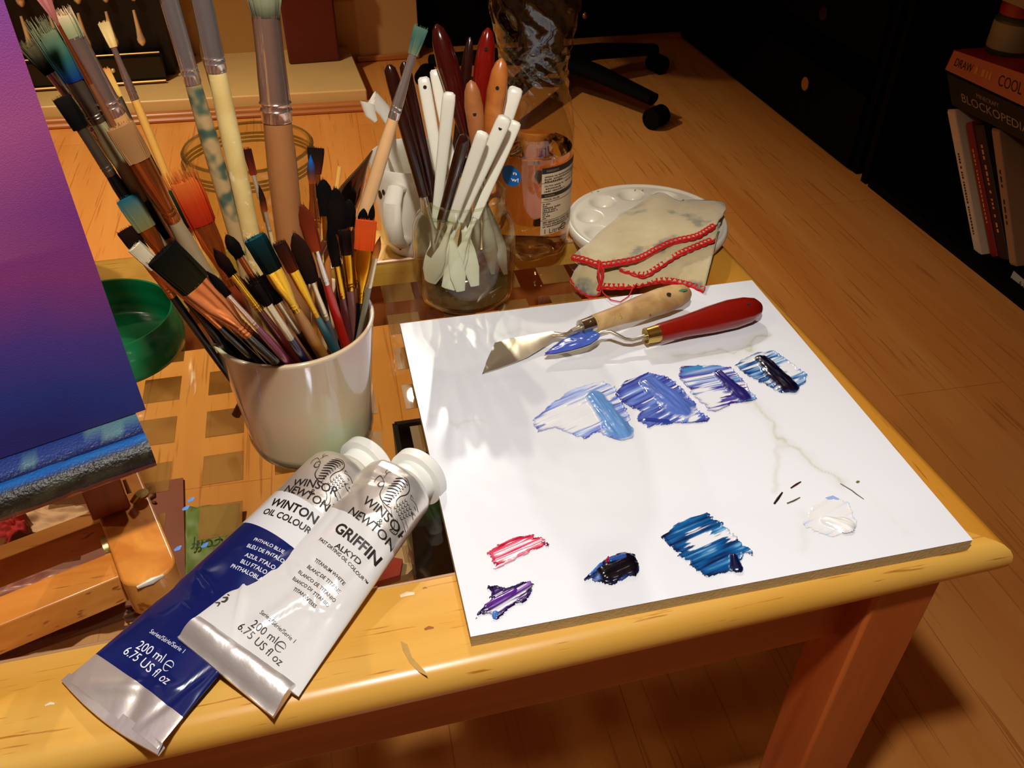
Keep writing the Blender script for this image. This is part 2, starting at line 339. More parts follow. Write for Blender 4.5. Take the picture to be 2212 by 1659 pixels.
# swivel chair foot
oc = thing('swivel_chair', 'black swivel chair, only its star base and casters showing behind the bottle', 'chair', (0.60, 2.00, 0))
blk = pm('black_plastic', rgb(5, 4, 4), 0.8, spec=0.1)
b = MB(); b.lathe([(0.0, 0.46), (0.24, 0.46), (0.25, 0.48), (0.25, 0.53), (0.22, 0.55), (0, 0.55)], (0.60, 2.0, 0), 32); b.build('seat', pm('black_fabric', rgb(10, 8, 8), 0.9), oc)
b = MB(); b.tube([(0.60, 2.0, 0.06), (0.60, 2.0, 0.46)], 0.028, n=16); b.build('column', blk, oc)
for a in range(5):
    th = math.radians(-57 + 72 * a); c_, s_ = math.cos(th), math.sin(th)
    b = MB(); b.tube([(0.60, 2.0, 0.095), (0.60 + 0.15 * c_, 2.0 + 0.15 * s_, 0.09), (0.60 + 0.34 * c_, 2.0 + 0.34 * s_, 0.068)], [0.035, 0.03, 0.022], n=10, flat=0.7, wide=(-s_, c_, 0)); lg = b.build('leg', blk, oc)
    b = MB()
    for d_ in (-1, 1):
        q = np.array([0.60 + 0.355 * c_, 2.0 + 0.355 * s_, 0.027]); n_ = np.array([-s_, c_, 0]) * d_
        b.tube([q + n_ * 0.006, q + n_ * 0.024], 0.026, n=18)
    b.build('caster', blk, lg)
b = MB(); b.tube([(0.235, 1.56, 0.012), (0.30, 1.52, 0.016), (0.36, 1.55, 0.014)], [0.03, 0.05, 0.03], n=12, flat=0.35, wide=(0, 1, 0))
o = b.build('slipper', blk, origin=(0.3, 1.55, 0)); tag(o, 'small black shape lying on the floor left of the swivel chair', 'slipper')
# books on the low shelf, right edge
XS = 1.165
def pX(px, py, x=XS): return atX(px, py, x)
shelf_m = blackw
bk = thing('bookcase', 'black low bookcase at the right edge holding the leaning books', 'bookcase', (1.3, 0.75, 0))
b = MB(); b.box((1.38, 0.77, 0.010), (0.48, 1.02, 0.02)); b.box((1.615, 0.77, 0.26), (0.02, 1.02, 0.50)); b.build('carcass', shelf_m, bk)
b = MB(); b.box((1.38, 1.30, 0.20), (0.48, 0.02, 0.40)); b.build('side_panel', shelf_m, bk)
def spine_book(label, q, depth_, cover, spinecol, texts=(), pages=None, name='book', group=None):
    """q: four spine corners (bottom-left, bottom-right, top-right, top-left) in the plane of the shelf front"""
    q = [np.array(p) for p in q]; c0 = q[0]; t = thing(name, label, 'book', tuple(c0), group)
    dv = np.array([depth_, 0, 0])
    b = MB(); v = q + [p + dv for p in q]
    b.add(v, [(0, 3, 2, 1), (4, 5, 6, 7), (0, 1, 5, 4), (2, 3, 7, 6), (0, 4, 7, 3), (1, 2, 6, 5)]); b.build('cover', cover, t, bevel=0.0015)
    if pages is not None:
        cc = sum(q) / 4; pv = [cc + (p - cc) * 0.90 + np.array([0.004, 0, 0]) for p in q]; up = (q[3] - q[0]) / np.linalg.norm(q[3] - q[0])
    b = MB(); e = np.array([-0.0008, 0, 0]); cc = sum(q) / 4
    sv = [cc + (p - cc) * 0.97 + e for p in q]; b.add(sv, [(0, 3, 2, 1)]); sp = b.build('spine', spinecol, t, smooth=False)
    for (body, u0, v0, u1, hgt, mat, rot) in texts:
        if body[0] == '#':          # print too blurred to read: a row of ticks
            tv_, tf_ = [], []; xx = 0.0
            for i in range(int(body[1:])):
                w_ = 0.25 + 0.3 * random.random()
                if random.random() < 0.15: xx += 0.4; continue
                tf_.append(tuple(range(len(tv_), len(tv_) + 4))); tv_ += [(xx, 0, 0), (xx + w_, 0, 0), (xx + w_, 0.7, 0), (xx, 0.7, 0)]; xx += w_ + 0.18
            tv_ = np.array(tv_)
        else: tv_, tf_ = text_mesh(body)
        wd = tv_[:, 0].max(); b = MB(); out = []
        for p in tv_:
            uu, vv = u0 + (u1 - u0) * p[0] / wd, v0 + hgt * p[1] / 0.7
            if rot: uu, vv = v0 + hgt * p[1] / 0.7, 1 - (u0 + (u1 - u0) * p[0] / wd)
            out.append(q[0] * (1 - uu) * (1 - vv) + q[1] * uu * (1 - vv) + q[2] * uu * vv + q[3] * (1 - uu) * vv + e * 1.8)
        b.add(out, tf_); b.build('spine_lettering', mat, sp, smooth=False)
    return t
ink = pm('ink_dark', rgb(40, 20, 12), 0.6); inkl = pm('ink_pale', rgb(150, 125, 90), 0.6); inko = pm('ink_orange', rgb(200, 130, 60), 0.6)
BX = {}
def qd(*p): return [pX(*a) for a in p]
spine_book('orange-spined drawing guide with a red edge, on top of the book stack', qd((2040, 150), (2232, 240), (2245, 170), (2060, 107)), 0.20, pm('red_cover', rgb(150, 24, 16), 0.5), pm('orange_spine', rgb(176, 96, 56), 0.5),
           [('DRAW', 0.08, 0.35, 0.30, 0.36, ink, 0), ('#6', 0.33, 0.38, 0.52, 0.28, inko, 0), ('COOL', 0.60, 0.32, 0.86, 0.40, ink, 0)])
spine_book('black hardback with thin pale spine capitals under the orange book', qd((2055, 226), (2238, 318), (2236, 246), (2044, 156)), 0.20, pm('black_cover', rgb(8, 7, 7), 0.5), pm('black_spine', rgb(12, 10, 10), 0.5),
           [('BLOCKOPEDIA', 0.16, 0.30, 0.94, 0.26, inkl, 0), ('MINECRAFT', 0.36, 0.66, 0.62, 0.13, inkl, 0)])
spine_book('white slim book leaning at the front of the upright row', qd((2108, 556), (2120, 552), (2062, 236), (2046, 236)), 0.17, pm('white_cover', rgb(190, 160, 130), 0.5), pm('white_spine', rgb(200, 170, 138), 0.5), [('#30', 0.3, 0.36, 0.85, 0.22, ink, 1)])
spine_book('dark red slim book leaning behind the white one', qd((2142, 556), (2154, 554), (2098, 262), (2086, 266)), 0.16, pm('darkred_cover', rgb(110, 16, 14), 0.5), pm('darkred_spine', rgb(120, 18, 16), 0.5), [('#18', 0.2, 0.36, 0.75, 0.22, inko, 1)])
spine_book('brown-black slim book between the dark red and the cream leaning books', qd((2160, 560), (2178, 562), (2124, 270), (2104, 268)), 0.16, pm('brown_cover', rgb(34, 14, 10), 0.5), pm('brown_spine', rgb(44, 16, 12), 0.5), [('#20', 0.15, 0.38, 0.8, 0.2, inko, 1)])
spine_book('cream-spined slim book furthest right in the leaning row', qd((2182, 572), (2196, 576), (2158, 280), (2142, 276)), 0.17, pm('cream_cover', rgb(130, 92, 60), 0.5), pm('cream_spine', rgb(150, 108, 72), 0.5), [('#9', 0.3, 0.36, 0.7, 0.22, ink, 1)])
spine_book('small white-labelled box lying low at the right frame edge under the books', qd((2180, 605), (2230, 640), (2234, 622), (2190, 584)), 0.15, pm('box_black', rgb(10, 9, 9), 0.5), pm('label_white', rgb(170, 160, 140), 0.5), [('6 X', 0.4, 0.3, 0.7, 0.4, ink, 0)], name='small_box')
# things stacked on the books
zt = pX(2060, 105)[2] + 0.003
jt = thing('jar', 'green-tinted jar with a pale label and red lid on top of the orange book', 'jar', (1.24, 0.80, zt))
c_ = np.array([1.24, pX(2180, 100, 1.24)[1], zt])
b = MB(); b.lathe([(0, 0), (0.036, 0), (0.040, 0.006), (0.040, 0.062), (0.032, 0.070), (0, 0.070)], c_, 28); b.build('body', pm('green_jar', rgb(60, 64, 36), 0.3), jt)
b = MB(); b.lathe([(0.0405, 0.012), (0.0405, 0.058)], c_, 28); b.build('paper_label', pm('jar_label', rgb(136, 120, 86), 0.6), jt)
b = MB(); b.lathe([(0, 0.070), (0.036, 0.070), (0.037, 0.074), (0.037, 0.092), (0, 0.094)], c_, 28); b.build('lid', pm('red_lid', rgb(140, 20, 18), 0.4), jt)
b = MB(); b.box((c_[0], c_[1] - 0.01, zt + 0.107), (0.10, 0.12, 0.024), ex=(1, -0.2, 0.0)); o = b.build('card_box', pm('pale_card', rgb(150, 126, 92), 0.6), origin=(c_[0], c_[1], zt + 0.095), bevel=0.002); tag(o, 'pale card box balanced on the red lid of the green jar', 'box')
# ================================================================== coffee table
tw = wood('table_beech', rgb(228, 178, 84), rgb(216, 158, 62), (3.0, 34, 34), 0.34, flecks=((22, 420, 420), rgb(180, 116, 36), 0.65), coat=0.15)
tw2 = wood('table_beech_depth', rgb(216, 152, 54), rgb(200, 132, 40), (34, 3.0, 34), 0.34, flecks=((420, 22, 420), rgb(170, 104, 32), 0.65), coat=0.15)
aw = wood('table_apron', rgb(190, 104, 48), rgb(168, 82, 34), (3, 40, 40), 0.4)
table = thing('coffee_table', 'low beech coffee table with an inset glass top marked with frosted squares', 'table', (-0.1, 0.22, 0))
TH = 0.024
def rail(name, inner0, inner1, outer1, outer0, mat):
    """top rail with a rounded outer edge; inner edge inner0-inner1, outer edge outer0-outer1"""
    b = MB(); rows = []
    i0, i1, o0, o1 = [np.array([*p, 0.0]) for p in (inner0, inner1, outer0, outer1)]
    for (i_, o_) in ((i0, o0), (i1, o1)):
        d = (o_ - i_); L_ = np.linalg.norm(d); d = d / L_; r = TH / 2; sec = [i_ + np.array([0, 0, TT])]
        for k in range(9):
            a = PI / 2 - PI * k / 8; sec.append(o_ - d * r * 1.1 + d * math.cos(a) * r * 1.1 + np.array([0, 0, TT - r + math.sin(a) * r]))
        sec.append(i_ + np.array([0, 0, TT - TH])); rows.append(sec)
    n = len(rows[0]); b.grid([rows[0] + [rows[0][0]], rows[1] + [rows[1][0]]]); 
    b.f += [tuple(range(n)), tuple(range(n + 1, 2 * n + 1))[::-1]]; b.mi += [0, 0]
    return b.build(name, mat, table)
XL = -0.72
fl = lambda x: -0.0145 + 0.026 * (x - 0.0)      # outer front edge
fi = lambda x: 0.0500 + 0.020 * x               # glass edge, front
bi = lambda x: 0.4075
bo = lambda x: 0.474 + 0.012 * (x + 0.2)
xo = lambda y: 0.331 - 0.045 * y; xi = lambda y: 0.262 - 0.045 * y
XF = 0.331
rail('front_rail', (XL, fi(XL)), (xi(0.05), fi(0.26)), (xo(0), fl(XF)), (XL, fl(XL)), tw)
rail('back_rail', (xi(0.41), bi(0)), (XL, bi(0)), (XL, bo(XL)), (xo(0.49), bo(0.31)), tw)
rail('side_rail', (xi(0.05), fi(0.26)), (xi(0.41), bi(0)), (xo(0.49), bo(0.31)), (xo(0), fl(XF)), tw2)
rail('side_rail', (XL + 0.005, bi(0)), (XL + 0.005, fi(XL)), (XL - 0.065, fl(XL)), (XL - 0.065, bo(XL)), tw2)
gl = glass('table_glass', (0.93, 0.97, 0.93, 1), 1.0, 0.01)
b = MB(); b.prism([(XL + 0.004, fi(XL) + 0.001), (xi(0.05) - 0.001, fi(0.26) + 0.001), (xi(0.41) - 0.001, bi(0) - 0.001), (XL + 0.004, bi(0) - 0.001)], TT - 0.0065, TT - 0.001)
g_ = b.build('glass_panel', gl, table, smooth=False)
b = MB()
for i in range(-15, 6):
    for j in range(6):
        x = -0.0075 + 0.0465 * i; y = 0.115 + 0.0475 * j
        if x < XL + 0.02 or x > 0.22: continue
        b.box((x + 0.013, y + 0.014, TT - 0.0074), (0.026, 0.028, 0.0006))
m = glass('frosted_glass', (0.72, 0.68, 0.60, 1), 0.4, 0.3, 0.32, rgb(214, 146, 80)); b.build('frosted_squares', m, g_, smooth=False)
# chrome bead where the glass meets the rails
bead = pm('rail_bead', rgb(190, 150, 110), 0.3, metal=0.3)
b = MB(); b.tube([(XL, bi(0) + 0.001, TT + 0.0002), (xi(0.41), bi(0) + 0.001, TT + 0.0002)], 0.0022, n=8); b.tube([(XL, fi(XL), TT - 0.0005), (xi(0.05), fi(0.25), TT - 0.0005)], 0.0012, n=6)
b.build('glass_bead', bead, table)
# apron and legs
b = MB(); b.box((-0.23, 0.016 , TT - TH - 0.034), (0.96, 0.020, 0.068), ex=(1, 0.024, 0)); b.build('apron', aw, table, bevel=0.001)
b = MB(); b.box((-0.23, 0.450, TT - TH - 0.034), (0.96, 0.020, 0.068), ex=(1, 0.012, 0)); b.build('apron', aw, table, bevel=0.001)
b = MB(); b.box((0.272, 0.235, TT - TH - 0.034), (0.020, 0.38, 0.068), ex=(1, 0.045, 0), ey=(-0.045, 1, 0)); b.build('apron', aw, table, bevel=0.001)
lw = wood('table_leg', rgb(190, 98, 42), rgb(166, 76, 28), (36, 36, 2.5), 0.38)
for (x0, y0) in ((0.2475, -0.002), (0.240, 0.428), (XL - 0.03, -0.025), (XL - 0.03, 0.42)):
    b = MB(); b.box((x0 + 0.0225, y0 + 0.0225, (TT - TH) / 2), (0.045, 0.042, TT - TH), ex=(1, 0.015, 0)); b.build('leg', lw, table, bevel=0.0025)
# stains on the front rail
b = MB(); stv = [at(865, 1385), at(880, 1392), at(890, 1420), at(918, 1450), at(925, 1462), at(905, 1452), at(885, 1432), at(870, 1405)]
b.add([p + np.array([0, 0, 0.0002]) for p in stv], [tuple(range(8))]); b.build('paint_stain', pm('stain_olive', rgb(178, 138, 60), 0.5, var=0.15, vscale=300), table, smooth=False)
for (px, py, w_, c) in ((880, 1285, 0.004, rgb(236, 214, 170)), (918, 1271, 0.0012, rgb(150, 110, 50)), (108, 1522, 0.0022, rgb(236, 222, 180)), (927, 1358, 0.0025, rgb(150, 84, 30))):
    b = MB(); p = at(px, py); b.tube([p + np.array([-w_, 0, 0.0001]), p + np.array([0, 0.0006, 0.0003]), p + np.array([w_, 0, 0.0001])], [w_ * 0.25, w_ * 0.4, w_ * 0.2], n=8, flat=0.2, wide=(0, 1, 0)); b.build('paint_fleck', pm('fleck_%d' % px, c, 0.6), table)

# ================================================================== tile used as a palette
def seg_d(P_, a, c):
    a = np.array(a); c = np.array(c); d = c - a; t = np.clip(((P_ - a) @ d) / (d @ d), 0, 1); return np.hypot(*(P_ - a - t[:, None] * d).T)
tile = thing('ceramic_tile', 'square glossy white marble-effect tile used as a paint palette', 'tile', (0.15, 0.148, TT))
N = 260; gx = np.linspace(0.0, 0.3, N); gy = np.linspace(0.0, 0.2952, N)
GX, GY = np.meshgrid(gx, gy); P2 = np.stack([GX.ravel(), GY.ravel()], 1)
wob = np.stack([fbm(P2[:, 0] * 90, P2[:, 1] * 90) - 0.5, fbm(P2[:, 0] * 90 + 50, P2[:, 1] * 90 + 9) - 0.5], 1) * 0.012
col = np.tile(np.array([0.79, 0.81, 0.85]), (len(P2), 1)); vein = np.array(rgb(196, 196, 172)[:3])
def vline(pts, wd, k):
    global col
    q = [at(*p, Z0)[:2] for p in pts]; d = np.min([seg_d(P2 + wob, q[i], q[i + 1]) for i in range(len(q) - 1)], axis=0)
    a = k * np.exp(-(d / wd) ** 2) * (0.35 + 0.9 * fbm(P2[:, 0] * 160, P2[:, 1] * 160)); a = np.clip(a, 0, 1)[:, None]; col = col * (1 - a) + vein * a
vline([(1610, 850), (1655, 900), (1700, 965), (1760, 1000), (1815, 1045)], 0.0011, 0.75)
vline([(1610, 850), (1655, 900), (1700, 965), (1760, 1000), (1815, 1045)], 0.005, 0.25)
vline([(1460, 770), (1530, 755), (1590, 765), (1660, 720)], 0.0012, 0.8); vline([(1460, 770), (1590, 765), (1660, 720)], 0.006, 0.3)
vline([(1060, 735), (1130, 712), (1210, 725)], 0.003, 0.3); vline([(1690, 960), (1680, 1010), (1665, 1060)], 0.002, 0.4)
vline([(900, 840), (930, 905), (1000, 912), (1050, 910)], 0.0016, 0.30); vline([(1450, 860), (1520, 845), (1590, 858)], 0.002, 0.4)
vline([(1740, 1110), (1730, 1180)], 0.004, 0.18); vline([(1870, 1060), (1960, 1150)], 0.004, 0.08)
b = MB(); b.grid([[(gx[i], gy[j], Z0) for i in range(N)] for j in range(N)], col=[tuple(c) + (1,) for c in col])
b.build('glazed_face', vcol('tile_glaze', 0.12, 0.5, coat=0.3), tile, pigment=True, smooth=False)
b = MB(); b.box((0.15, 0.1476, TT + 0.0044), (0.2996, 0.2948, 0.0085)); b.build('clay_body', pm('tile_clay', rgb(196, 170, 116), 0.8, var=0.15, vscale=120, bump=0.4, bscale=500), tile, smooth=False)

# ================================================================== paint on the tile
CY = 0.0005
def smear(label, poly, dirp, cols, white=0.0, h=0.0008, blobs=(), rag=0.0022, freq=900, wpos=None, group=None, drift=0.25, thin=0.0):
    pw = np.array([at(x, y, Z0)[:2] for x, y in poly]); d = at(*dirp[1], Z0)[:2] - at(*dirp[0], Z0)[:2]; d /= np.linalg.norm(d); e = np.array([-d[1], d[0]]); c0 = pw.mean(0)
    U = (pw - c0) @ d; V = (pw - c0) @ e; us = np.arange(U.min() - 0.004, U.max() + 0.004, CY); vs_ = np.arange(V.min() - 0.004, V.max() + 0.004, CY)
    GU, GV = np.meshgrid(us, vs_); seed = (hash(label) % 97) * 0 + len(label) * 7.3 + poly[0][0] * 0.37
    ju = (fbm(GV * 700 + seed, GU * 60) - 0.5) * rag * 2.2; jv = (fbm(GU * 160 + seed + 31, GV * 160) - 0.5) * rag * 1.6
    X_ = GU + ju; Y_ = GV + jv; inside = np.zeros_like(X_, bool); n = len(U)
    dist = np.full(X_.shape, 1e9)
    for i in range(n):
        x1, y1, x2, y2 = U[i], V[i], U[(i + 1) % n], V[(i + 1) % n]
        if y1 != y2:
            cond = ((Y_ < y1) != (Y_ < y2)) & (X_ < (x2 - x1) * (Y_ - y1) / (y2 - y1) + x1); inside ^= cond
        t = np.clip(((X_ - x1) * (x2 - x1) + (Y_ - y1) * (y2 - y1)) / ((x2 - x1) ** 2 + (y2 - y1) ** 2), 0, 1)
        dist = np.minimum(dist, np.hypot(X_ - x1 - t * (x2 - x1), Y_ - y1 - t * (y2 - y1)))
    s1 = fbm(GV * freq + seed, GU * freq * 0.045 + 3, 3); s2 = fbm(GV * freq * 0.28 + seed + 9, GU * freq * 0.05, 2)
    s = np.clip((0.5 * s1 + 0.5 * s2 - 0.30) / 0.42, 0, 0.999)
    edge = np.exp(-dist / 0.0011); s = np.clip(s - edge * 0.35, 0, 0.999)
    K = len(cols); C = np.array([c[:3] for c in cols]); idx = (s * (K - 1)).astype(int); fr = s * (K - 1) - idx
    colr = C[idx] * (1 - fr[..., None]) + C[np.minimum(idx + 1, K - 1)] * fr[..., None]
    wm = np.zeros_like(s)
    if white > 0:
        wf = fbm(GV * freq * 0.6 + seed + 70, GU * freq * 0.03 + 11, 2)
        if wpos is not None:
            for (wx, wy, wr) in wpos:
                q = at(wx, wy, Z0)[:2] - c0; wf = wf + 0.55 * np.exp(-(((GU - q @ d) ** 2 + ((GV - q @ e) * 1.3) ** 2) / wr ** 2)) - 0.04
        wm = np.clip((wf - (0.74 - 0.34 * white)) / 0.07, 0, 1) * (1 - np.clip(edge * 1.4, 0, 1) * 0.7)
        colr = colr * (1 - wm[..., None]) + np.array([0.78, 0.79, 0.82]) * wm[..., None]
    H = 0.00012 + h * (0.35 + 0.65 * (1 - wm)) * (0.4 + 0.6 * s1) * np.clip(dist / 0.0008, 0, 1) + h * 0.8 * np.exp(-((dist - 0.0009) / 0.0006) ** 2)
    for (a, c2, wpx, hh, bc) in blobs:
        A = at(*a, Z0)[:2] - c0; B = at(*c2, Z0)[:2] - c0; A = np.array([A @ d, A @ e]); B = np.array([B @ d, B @ e]); rw = wpx * 0.5 * depth(at(*a, Z0)) / FPX
        D = B - A; t = np.clip(((GU - A[0]) * D[0] + (GV - A[1]) * D[1]) / (D @ D), 0, 1)
        dd = np.hypot(GU - A[0] - t * D[0], GV - A[1] - t * D[1]) / (rw * (0.72 + 0.38 * t)) + (fbm(GU * 150 + 5, GV * 150 + seed) - 0.5) * 0.42
        k = np.clip((1 - dd) / 0.25, 0, 1); prof_ = np.sqrt(np.clip(1 - dd ** 2, 0, 1)); ax = D / np.linalg.norm(D); lat = (GU - A[0]) * -ax[1] + (GV - A[1]) * ax[0]; lon = (GU - A[0]) * ax[0] + (GV - A[1]) * ax[1]; H = np.maximum(H, hh * prof_ * (0.62 + 0.45 * fbm(lat * 420 + seed, lon * 50, 2)))
        inside |= (dd < 0.97); bcol = np.array(bc[:3]) * (0.7 + 0.6 * fbm(lat * 500 + 3, lon * 60 + seed, 2))[..., None]
        colr = colr * (1 - k[..., None]) + bcol * k[..., None]
    ny, nx = inside.shape; id_ = -np.ones(inside.shape, int); vv = []; cc = []
    keep = np.zeros_like(inside); q4 = inside[:-1, :-1] & inside[1:, :-1] & inside[:-1, 1:] & inside[1:, 1:]
    keep[:-1, :-1] |= q4; keep[1:, :-1] |= q4; keep[:-1, 1:] |= q4; keep[1:, 1:] |= q4
    ys, xs = np.nonzero(keep); id_[ys, xs] = np.arange(len(ys)); Pw = c0 + GU[ys, xs][:, None] * d + GV[ys, xs][:, None] * e
    vv = [(Pw[i, 0], Pw[i, 1], Z0 + H[ys[i], xs[i]]) for i in range(len(ys))]; cc = [tuple(np.clip(colr[ys[i], xs[i]], 0, 1)) + (1,) for i in range(len(ys))]
    fy, fx = np.nonzero(q4); ff_ = [(int(id_[y, x]), int(id_[y, x + 1]), int(id_[y + 1, x + 1]), int(id_[y + 1, x])) for y, x in zip(fy, fx)]
    b = MB(); b.add(vv, ff_, col=cc)
    o = b.build('paint_smear', vcol('oil_paint', 0.22, 0.5, coat=0.4), pigment=True, origin=(c0[0], c0[1], Z0), angle=3.0)
    tag(o, label, 'paint', group); return o
navy = rgb(8, 12, 60); blk_ = rgb(6, 5, 18); W_ = rgb(225, 228, 240)
smear('lightest blue smear of the mixing row, pale sky blue dab over a white scrape', [(1148, 908), (1195, 868), (1240, 838), (1300, 824), (1325, 832), (1348, 870), (1362, 905), (1352, 945), (1325, 948), (1290, 935), (1265, 952), (1200, 925), (1160, 935)], ((1160, 905), (1320, 835)),
      [rgb(80, 90, 180), rgb(120, 140, 215), rgb(170, 190, 235), rgb(210, 220, 245)], 0.78, 0.0006, [((1285, 858), (1340, 932), 56, 0.0026, rgb(100, 150, 212))], wpos=[(1215, 905, 0.016), (1270, 900, 0.013)])
smear('mid periwinkle blue smear, second from the left in the mixing row', [(1325, 850), (1355, 822), (1400, 806), (1445, 815), (1480, 845), (1500, 880), (1535, 905), (1528, 914), (1470, 915), (1425, 920), (1400, 925), (1372, 905), (1382, 890), (1345, 872)], ((1340, 860), (1430, 815)),
      [rgb(34, 34, 120), rgb(60, 70, 160), rgb(84, 108, 186), rgb(120, 150, 215)], 0.30, 0.0008, [((1405, 830), (1465, 880), 70, 0.0026, rgb(80, 108, 186)), ((1395, 908), (1440, 912), 18, 0.0012, rgb(38, 60, 150))], wpos=[(1490, 900, 0.008)])
smear('violet and teal smear with an indigo dab, third along the mixing row', [(1462, 812), (1470, 793), (1545, 789), (1580, 795), (1605, 820), (1625, 850), (1640, 862), (1600, 872), (1578, 872), (1556, 890), (1530, 888), (1500, 858), (1482, 835)], ((1470, 820), (1570, 800)),
      [rgb(60, 30, 110), rgb(90, 80, 170), rgb(90, 150, 200), rgb(190, 180, 225)], 0.62, 0.0007, [((1552, 808), (1605, 858), 36, 0.0032, rgb(34, 28, 104)), ((1475, 800), (1510, 795), 16, 0.001, rgb(60, 130, 180))], wpos=[(1530, 865, 0.012)])
smear('nearly black navy smear at the right end of the mixing row', [(1588, 790), (1600, 778), (1632, 762), (1672, 757), (1700, 775), (1746, 812), (1738, 830), (1705, 848), (1685, 850), (1655, 832), (1612, 812)], ((1600, 800), (1690, 765)),
      [rgb(8, 14, 60), rgb(20, 70, 140), rgb(110, 160, 205), rgb(215, 222, 240)], 0.42, 0.0007, [((1645, 778), (1698, 835), 48, 0.0036, rgb(5, 5, 30))], wpos=[(1705, 795, 0.009)])
smear('square prussian blue swatch scraped with a knife near the front right of the tile', [(1424, 1160), (1470, 1128), (1522, 1106), (1570, 1138), (1632, 1203), (1604, 1200), (1600, 1236), (1572, 1241), (1530, 1246), (1496, 1226), (1440, 1176)], ((1440, 1170), (1535, 1128)),
      [rgb(2, 22, 60), rgb(0, 70, 130), rgb(20, 100, 160), rgb(120, 180, 215)], 0.10, 0.0007, [((1585, 1205), (1590, 1228), 26, 0.003, rgb(6, 16, 60))], freq=1100, wpos=[(1515, 1165, 0.009), (1590, 1155, 0.008)])
smear('crimson striped smear near the front left corner of the tile', [(1052, 1196), (1070, 1178), (1110, 1160), (1148, 1155), (1185, 1172), (1178, 1184), (1145, 1192), (1105, 1215), (1072, 1229), (1060, 1215)], ((1056, 1205), (1150, 1165)),
      [rgb(150, 8, 50), rgb(200, 20, 62), rgb(215, 70, 100), rgb(228, 100, 130)], 0.22, 0.0007, freq=1150, blobs=[((1172, 1172), (1182, 1178), 10, 0.001, rgb(90, 14, 60))])
smear('dark purple smear with a thin tail in the front left corner of the tile', [(1018, 1353), (1034, 1324), (1058, 1296), (1052, 1262), (1090, 1270), (1135, 1257), (1156, 1264), (1140, 1295), (1100, 1316), (1074, 1341), (1060, 1326), (1036, 1330)], ((1040, 1325), (1140, 1265)),
      [rgb(16, 8, 40), rgb(40, 14, 76), rgb(70, 26, 110), rgb(150, 110, 190)], 0.06, 0.0009, [((1050, 1310), (1110, 1278), 16, 0.002, rgb(84, 30, 130)), ((1068, 1336), (1070, 1326), 14, 0.0016, rgb(60, 110, 180))])
smear('glossy blue-black dab, teardrop shaped, at the middle front of the tile', [(1256, 1251), (1290, 1222), (1310, 1203), (1345, 1192), (1370, 1198), (1376, 1225), (1358, 1250), (1315, 1266), (1285, 1258)], ((1270, 1250), (1350, 1200)),
      [rgb(6, 4, 14), rgb(20, 22, 70), rgb(60, 100, 180), rgb(180, 200, 235)], 0.05, 0.0009, [((1310, 1240), (1350, 1222), 60, 0.0044, rgb(7, 5, 16)), ((1318, 1216), (1345, 1208), 14, 0.0052, rgb(40, 80, 160)), ((1310, 1217), (1313, 1213), 8, 0.0056, rgb(170, 24, 30)), ((1275, 1243), (1298, 1220), 8, 0.002, rgb(50, 100, 180))])
smear('faint white paint smear with a raised white dab near the right front of the tile', [(1730, 1130), (1755, 1095), (1790, 1075), (1835, 1085), (1850, 1130), (1840, 1150), (1800, 1160), (1755, 1150)], ((1740, 1130), (1830, 1080)),
      [rgb(190, 205, 235), rgb(226, 226, 226), rgb(232, 230, 228), rgb(232, 230, 228)], 0.95, 0.0003, [((1790, 1128), (1822, 1138), 46, 0.0034, rgb(238, 236, 232))])
def fleck(label, pts, wpx, c):
    b = MB(); q = [at(x, y, Z0) + np.array([0, 0, 0.0003]) for x, y in pts]; k = len(q); r = wpx * 0.5 * depth(q[0]) / FPX
    b.tube(q, [r * (0.3 + 0.9 * math.sin(PI * (i + 0.6) / k)) for i in range(k)], n=8, flat=0.35, wide=(q[-1] - q[0])[[1, 0, 2]] * np.array([-1, 1, 0])); o = b.build('paint_fleck', pm('fleckpaint_%s' % str(pts[0]), c, 0.25), origin=q[0]); tag(o, label, 'paint')
fleck('longest dark brown paint tick left of the white dab', [(1672, 1089), (1680, 1078), (1690, 1064)], 5, rgb(40, 14, 10))
fleck('thin brown paint tick with a round end, above the longest tick', [(1708, 1055), (1720, 1047), (1730, 1041)], 4, rgb(60, 22, 12))
fleck('short grey-brown paint tick beside the white paint smear', [(1700, 1088), (1715, 1082), (1728, 1075)], 3.5, rgb(90, 80, 60))
fleck('thin slanting dark paint line above right of the white dab', [(1815, 1045), (1840, 1060), (1850, 1068), (1866, 1079)], 2.6, rgb(100, 92, 84))
fleck('small pale blue paint stroke above the white dab', [(1785, 1078), (1800, 1075), (1812, 1080)], 9, rgb(150, 175, 225))
fleck('tiny olive paint speck right of the thin slanting line', [(1850, 1043), (1853, 1041), (1856, 1040)], 5, rgb(110, 100, 50))
